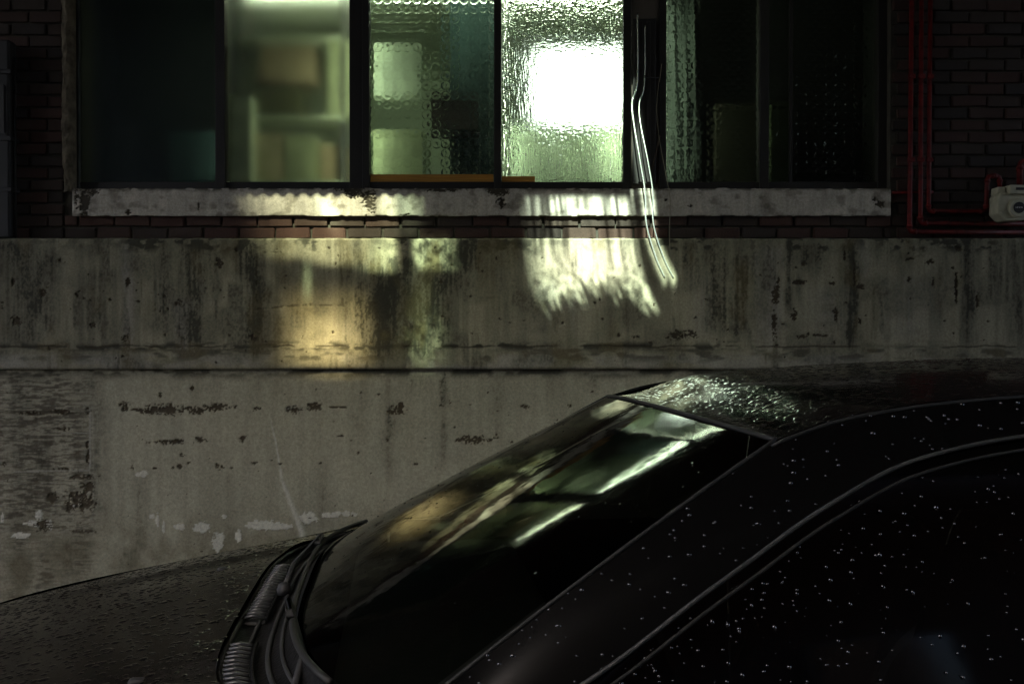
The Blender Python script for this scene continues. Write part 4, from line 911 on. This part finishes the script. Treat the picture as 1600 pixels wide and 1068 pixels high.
# nose, bumper, tail
def cap(name, hx, hy, hz, xb, m, sgn):
    tt = np.linspace(-1, 1, 41); V = np.linspace(0, 1, 24); T3, V3 = np.meshgrid(tt, V, indexing='ij')
    x = hx(T3) + sgn * .12 * np.sin(np.pi * np.clip(V3 * 1.05, 0, 1)) * (1 - .5 * T3 ** 2); y = (hy * (1 - V3) + min(hy + .14, .80) * V3) * T3; y = np.sign(T3) * np.minimum(np.abs(y), .80); z = hz(T3) * (1 - V3) + .22 * V3
    return cpatch(name, np.stack([x, y, z], -1), m, (0, 0, .6))
cap('front_bumper', lambda T: 1.80 + .16 * (1 - T ** 2), .595, lambda T: .765 + .02 * (1 - T ** 2), 0, M['paint'], 1)
q = MB(); q.box(2.03, 2.09, -.38, .38, .36, .50, .02); q.build('grille', M['black'], car)
cap('rear_bumper', lambda T: -2.0 - .06 * (1 - T ** 2), .64, lambda T: 1.0 + 0 * T, 0, M['paint'], -1)
tt = np.linspace(-1, 1, 31); V = np.linspace(0, 1, 14); T3, V3 = np.meshgrid(tt, V, indexing='ij')
ax0 = -1.72 - .12 * (1 - T3 ** 2); az0 = np.interp(T3, [-1, -.5, 0, .5, 1], [1.395, 1.43, 1.445, 1.43, 1.395])
cpatch('rear_window', np.stack([ax0 * (1 - V3) + (-2.0 - .06 * (1 - T3 ** 2)) * V3, (.49 * (1 - V3) + .64 * V3) * T3, az0 * (1 - V3) + 1.0 * V3], -1), M['side_glass'], (0, 0, .8))
q = MB(); q.box(-1.95, 1.85, -.74, .74, .20, .26); q.build('underbody', M['black'], car)
# cowl panel between hood and glass
V = np.linspace(0, 1, 12); T3, V3 = np.meshgrid(np.linspace(-1, 1, 81), V, indexing='ij')
cx0 = .63 + .265 * (1 - np.abs(T3) ** 5.0) - .004; cx1 = .587 + .182 * (1 - np.abs(T3) ** 3.4) + .002
CX = cx0 * (1 - V3) + cx1 * V3
CZ = (smooth_ip(cx0, [.62, .895], [1.020, .980 + .024]) - .012) * (1 - V3) + (1.030 + .012 * (1 - T3 ** 2)) * V3 - .026 * np.sin(np.pi * V3) ** .7
CY = .705 * T3
cowl = cpatch('cowl_panel', np.stack([CX, CY, CZ], -1), M['cowl'], (.7, 0, 0))
def cowl_at(y, v):
    tq = y / .705; a = .63 + .265 * (1 - abs(tq) ** 5.0) - .004; b_ = .587 + .182 * (1 - abs(tq) ** 3.4) + .002
    x = a * (1 - v) + b_ * v; z = (np.interp(a, [.62, .895], [1.020, 1.004]) - .012) * (1 - v) + (1.030 + .012 * (1 - tq ** 2)) * v - .026 * math.sin(math.pi * v) ** .7
    return np.array([x, y, z])
# vent grilles: two rows of ribs on the cowl
for (ya, yb, n_) in ((-.10, .33, 20), (-.62, -.24, 18)):
    gp = np.array([[cowl_at(y, v) + [0, 0, .004] for v in (.04, .16, .28, .40)] for y in np.linspace(ya, yb, 16)])
    gr = cpatch('vent_grille', gp, M['black'], (.7, 0, 0), thick=.003)
    for y in np.linspace(ya + .012, yb - .012, n_):
        p0, p1, p2 = cowl_at(y, .05) + [0, 0, .010], cowl_at(y + .003, .20) + [0, 0, .016], cowl_at(y, .38) + [0, 0, .010]
        tube_car('slat', [p0, p1, p2], .0042, M['grille_rib'] if 'grille_rib' in M else M['cowl'], gr, 6)
    for e_ in (.03, .42):
        tube_car('grille_edge', [cowl_at(y, e_) + [0, 0, .010] for y in np.linspace(ya, yb, 14)], .004, M['cowl'], gr, 6)
# smooth cover strips along the cowl and wiper arms
tube_car('hood_seal', [cowl_at(y, .01) + [0, 0, .004] for y in np.linspace(-.69, .69, 40)], .006, M['rubber'])
for y0, y1, piv in ((.60, -.02, .05), (.02, -.58, -.56)):
    ws = empty('wiper', (0, 0, 0), car)
    q0 = cowl_at(piv, .55) + [0, 0, .02]
    bl = [ws_point(np.array([y / .70]), np.array([.004]))[0] + [0.012, 0, .010] for y in np.linspace(y0, y1, 16)]
    tube_car('wiper_blade', bl, .006, M['rubber'], ws)
    tube_car('wiper_arm', [q0, q0 + [-.004, (y0 - piv) * .25, .018], bl[6] + [.01, 0, .012], bl[8] + [.004, 0, .008]], .007, M['black'], ws)
    q = MB(); q.lathe([(.014, -.01), (.016, .0), (.012, .012), (.004, .016)], (q0[0], -q0[1], q0[2]), 'Z', 16); q.build('wiper_pivot', M['black'], ws, True)
for yv, r_v in ((.30, .004), (.62, .0045), (.80, .0035)):
    tube_car('cowl_ridge', [cowl_at(y, yv) + [0, 0, .004] for y in np.linspace(-.6, .6, 40)], r_v, M['black'])
# washer nozzles
for y in (.366, -.366):
    zc_ = .935 + .03 * (1 - (abs(y) / .69) ** 2.5) + .026
    q = MB(); q.box(.998, 1.024, -y - .010, -y + .010, zc_ - .010, zc_ + .004, .005); q.build('washer_nozzle', M['black'], car, True)
# cabin
q = MB(); q.box(.25, .70, -.66, .66, .70, .985, .05); db = q.build('dashboard', M['seat'], car, True)
def seat(y):
    e = empty('front_seat', (0, 0, 0), car)
    q = MB(); q.box(-.50, .02, y - .25, y + .25, .42, .58, .05); q.build('cushion', M['seat'], e, True)
    q = MB(); q.prism([(-.50, .55), (-.36, .55), (-.56, 1.12), (-.68, 1.12)], y - .24, y + .24, .03); q.build('seat_back', M['seat'], e, True)
    q = MB(); q.box(-.72, -.60, y - .13, y + .13, 1.15, 1.32, .04); q.build('headrest', M['seat'], e, True)
seat(.36); seat(-.36)
q = MB(); q.box(-1.5, -1.15, -.62, .62, .45, 1.0, .06); q.build('rear_seat', M['seat'], car, True)
swp = [(.10 + .06 * math.sin(a), -.36 * -1 + .18 * math.cos(a), .92 + .17 * math.sin(a)) for a in np.linspace(0, 2 * math.pi, 30)]
q = MB(); q.tube([(p[0], p[1], p[2]) for p in swp], .014, 8, False); sw = q.build('steering_wheel', M['black'], car, True)
q = MB(); q.tube([(.30, .36, .84), (.11, .36, .92)], .03, 10); q.build('steering_column', M['black'], sw, True)
q = MB(); q.box(-.03, .0, -.11, .11, 1.33, 1.385, .012); q.build('rear_view_mirror', M['black'], car, True)

# water: beads lying on hood and roof, specks on the near side window and pillar
def beads(name, pts, nrm, rad, m, flat=0.45, seed=1):
    """small irregular domes, one joined mesh"""
    r_ = np.random.RandomState(seed); n = len(pts); K = 7
    nrm = nrm / np.linalg.norm(nrm, axis=1, keepdims=True)
    a = np.cross(nrm, np.array([0.3, 0.9, 0.2])); a /= np.linalg.norm(a, axis=1, keepdims=True); b_ = np.cross(nrm, a)
    ang = np.linspace(0, 2 * np.pi, K, endpoint=False)[None, :] + r_.rand(n, 1) * 6
    el = 1 + (r_.rand(n, 1) - .3) * .8; wob = 1 + .35 * (r_.rand(n, K) - .5)
    V = []
    for sc2, h in ((1.0, -.02), (.72, .65)):
        rr = rad[:, None] * sc2 * wob
        V.append(pts[:, None, :] + (rr * np.cos(ang) * el)[..., None] * a[:, None, :] + (rr * np.sin(ang))[..., None] * b_[:, None, :] + (rad[:, None] * flat * h)[..., None] * nrm[:, None, :])
    top = (pts + (rad * flat)[:, None] * nrm)[:, None, :]
    V = np.concatenate([V[0], V[1], top], 1).reshape(-1, 3); st_ = 2 * K + 1
    faces = []
    base = np.arange(n) * st_
    for k in range(K):
        j = (k + 1) % K
        faces.append(np.stack([base + k, base + j, base + K + j, base + K + k], 1))
    me = bpy.data.meshes.new(name)
    quads = np.concatenate(faces); tris = np.concatenate([np.stack([base + K + k, base + K + (k + 1) % K, base + 2 * K], 1) for k in range(K)])
    me.vertices.add(len(V)); me.vertices.foreach_set('co', V.astype(np.float32).ravel())
    nl = len(quads) * 4 + len(tris) * 3; me.loops.add(nl); me.loops.foreach_set('vertex_index', np.r_[quads.ravel(), tris.ravel()].astype(np.int32))
    me.polygons.add(len(quads) + len(tris)); ls = np.r_[np.arange(len(quads)) * 4, len(quads) * 4 + np.arange(len(tris)) * 3]
    me.polygons.foreach_set('loop_start', ls.astype(np.int32)); me.polygons.foreach_set('loop_total', np.r_[np.full(len(quads), 4), np.full(len(tris), 3)].astype(np.int32))
    me.update(calc_edges=True)
    o = link(name, me, m, car, True); o['kind'] = 'stuff'; return o
def sample(P, n, seed, pw=None):
    r_ = np.random.RandomState(seed); a, b_ = P.shape[:2]
    i = r_.randint(0, a - 1, n); j = r_.randint(0, b_ - 1, n); f = r_.rand(n, 1); g2 = r_.rand(n, 1)
    p00, p10, p01, p11 = P[i, j], P[i + 1, j], P[i, j + 1], P[i + 1, j + 1]
    p = (p00 * (1 - f) + p10 * f) * (1 - g2) + (p01 * (1 - f) + p11 * f) * g2
    nr = np.cross(p10 - p00, p01 - p00); return p, nr
m, n, l, b = mat('water_bead'); setp(b, Base_Color=(0.008, 0.007, 0.006, 1), Roughness=0.05, Specular_IOR_Level=0.5, Coat_Weight=1.0, Coat_Roughness=.03); M['bead'] = m
m, n, l, b = mat('clear_drop'); n.remove(b)
gg = n.new('ShaderNodeBsdfGlass'); gg.inputs['IOR'].default_value = 1.33; gg.inputs['Roughness'].default_value = 0.0; l.new(gg.outputs[0], n['Material Output'].inputs[0]); M['drop'] = m
def flipY(a): a = a.copy(); a[:, 1] *= -1; return a
r_ = np.random.RandomState(3)
for nm, P_, cnt, sd in (('hood_water', HP, 7000, 31), ('roof_water', RP, 9000, 32)):
    p, nr = sample(P_, cnt, sd); p, nr = flipY(p), flipY(nr); nr[nr[:, 2] < 0] *= -1
    rad = .0022 + .0065 * r_.rand(cnt) ** 2.5
    beads(nm, p, nr, rad, M['bead'], .20 if nm == 'hood_water' else .11, sd)
# near side (towards the camera) drops
p, nr = sample(S * np.array([1, -1, 1]) if S[0, 0, 1] > 0 else S, 330, 33)
p, nr = flipY(p), flipY(nr); nr[(nr[:, 1] < 0)] *= -1
beads('pillar_drops', p, nr, .0012 + .0018 * r_.rand(330) ** 2, M['bead'], .85, 34)
xs = r_.uniform(-1.0, .36, 620); zt_ = np.interp(xs, DXp[::-1], DZp[::-1]) - .02; zz = 1.01 + (zt_ - 1.01) * r_.rand(620) ** .8
p = np.stack([xs, dlo_y(zz) - .005, zz], -1); nr = np.tile(np.array([[0, 1.0, .33]]), (620, 1))
beads('window_drops', p, nr, .0011 + .0020 * r_.rand(620) ** 2, M['bead'], .85, 35)
# a few drops on the windshield
tq = r_.uniform(-.95, .95, 260); sq = r_.uniform(.05, .95, 260); p = ws_point(tq, sq); p = flipY(p); nr = np.tile(np.array([[.5, 0, .86]]), (260, 1))
beads('windshield_drops', p, nr, .0012 + .0018 * r_.rand(260) ** 2, M['drop'], .5, 36)

# ------------------------------------------------------------------ buildings behind the camera
ob = empty('opposite_building', (0, -5.5, 0)); props(ob, 'low dark building on the other side of the alley', 'building')
q = MB(); q.box(-16, -1.0, -6, 0, 0, 7.4); q.build('wall', M['tower'], ob)
q = MB(); q.box(-16.2, -1.0, -6.2, .25, 7.4, 7.6); q.build('roof', M['tower'], ob)
q = MB(); q.box(-0.99, 18, -8, .3, 0, 12.5); q.build('tall_block', M['brick_far'], ob)
q = MB(); q.box(-1.2, 18.2, -8.2, .45, 12.5, 12.8); q.build('roof', M['tower'], ob)
for k in range(8):
    q = MB(); q.box(-14 + 3.7 * k, -12.4 + 3.7 * k, .002 + .3 * (k > 3), .06 + .3 * (k > 3), 1.2, 3.0); wn = q.build('window', M['frame'], ob)
    q = MB(); q.box(-13.9 + 3.7 * k, -12.5 + 3.7 * k, .061 + .3 * (k > 3), .07 + .3 * (k > 3), 1.3, 2.9); q.build('pane', M['tower_glass'], wn)
q = MB(); q.box(-1.8, 14, .46, 4.4, 6.2, 6.4); q.build('shade_slab', M['tower'], ob)  # unseen overhead slab added to darken reflections in the car pillar
q = MB(); q.box(-1.8, 14, 4.3, 4.4, 6.401, 7.1); q.build('shade_slab_wall', M['tower'], ob)
# unseen tower added towards the sun: its shadow covers the alley up to the awning
dist = 46.0; ZLINE = 1.22
th = ZLINE + dist * k_drop; tw = empty('sun_block_tower', (-dist * k_shift, D - dist - 6, 0)); props(tw, 'unseen tower added far behind the viewer to block the sun', 'building')
q = MB(); q.box(-17, 17, -6, 6, 0, th); q.build('wall', M['tower'], tw)
for fl in range(int(th // 3.0)):
    q = MB(); q.box(-16, 16, 6.0, 6.08, 1.0 + fl * 3.0, 2.3 + fl * 3.0); q.build('window_band', M['tower_glass'], tw)
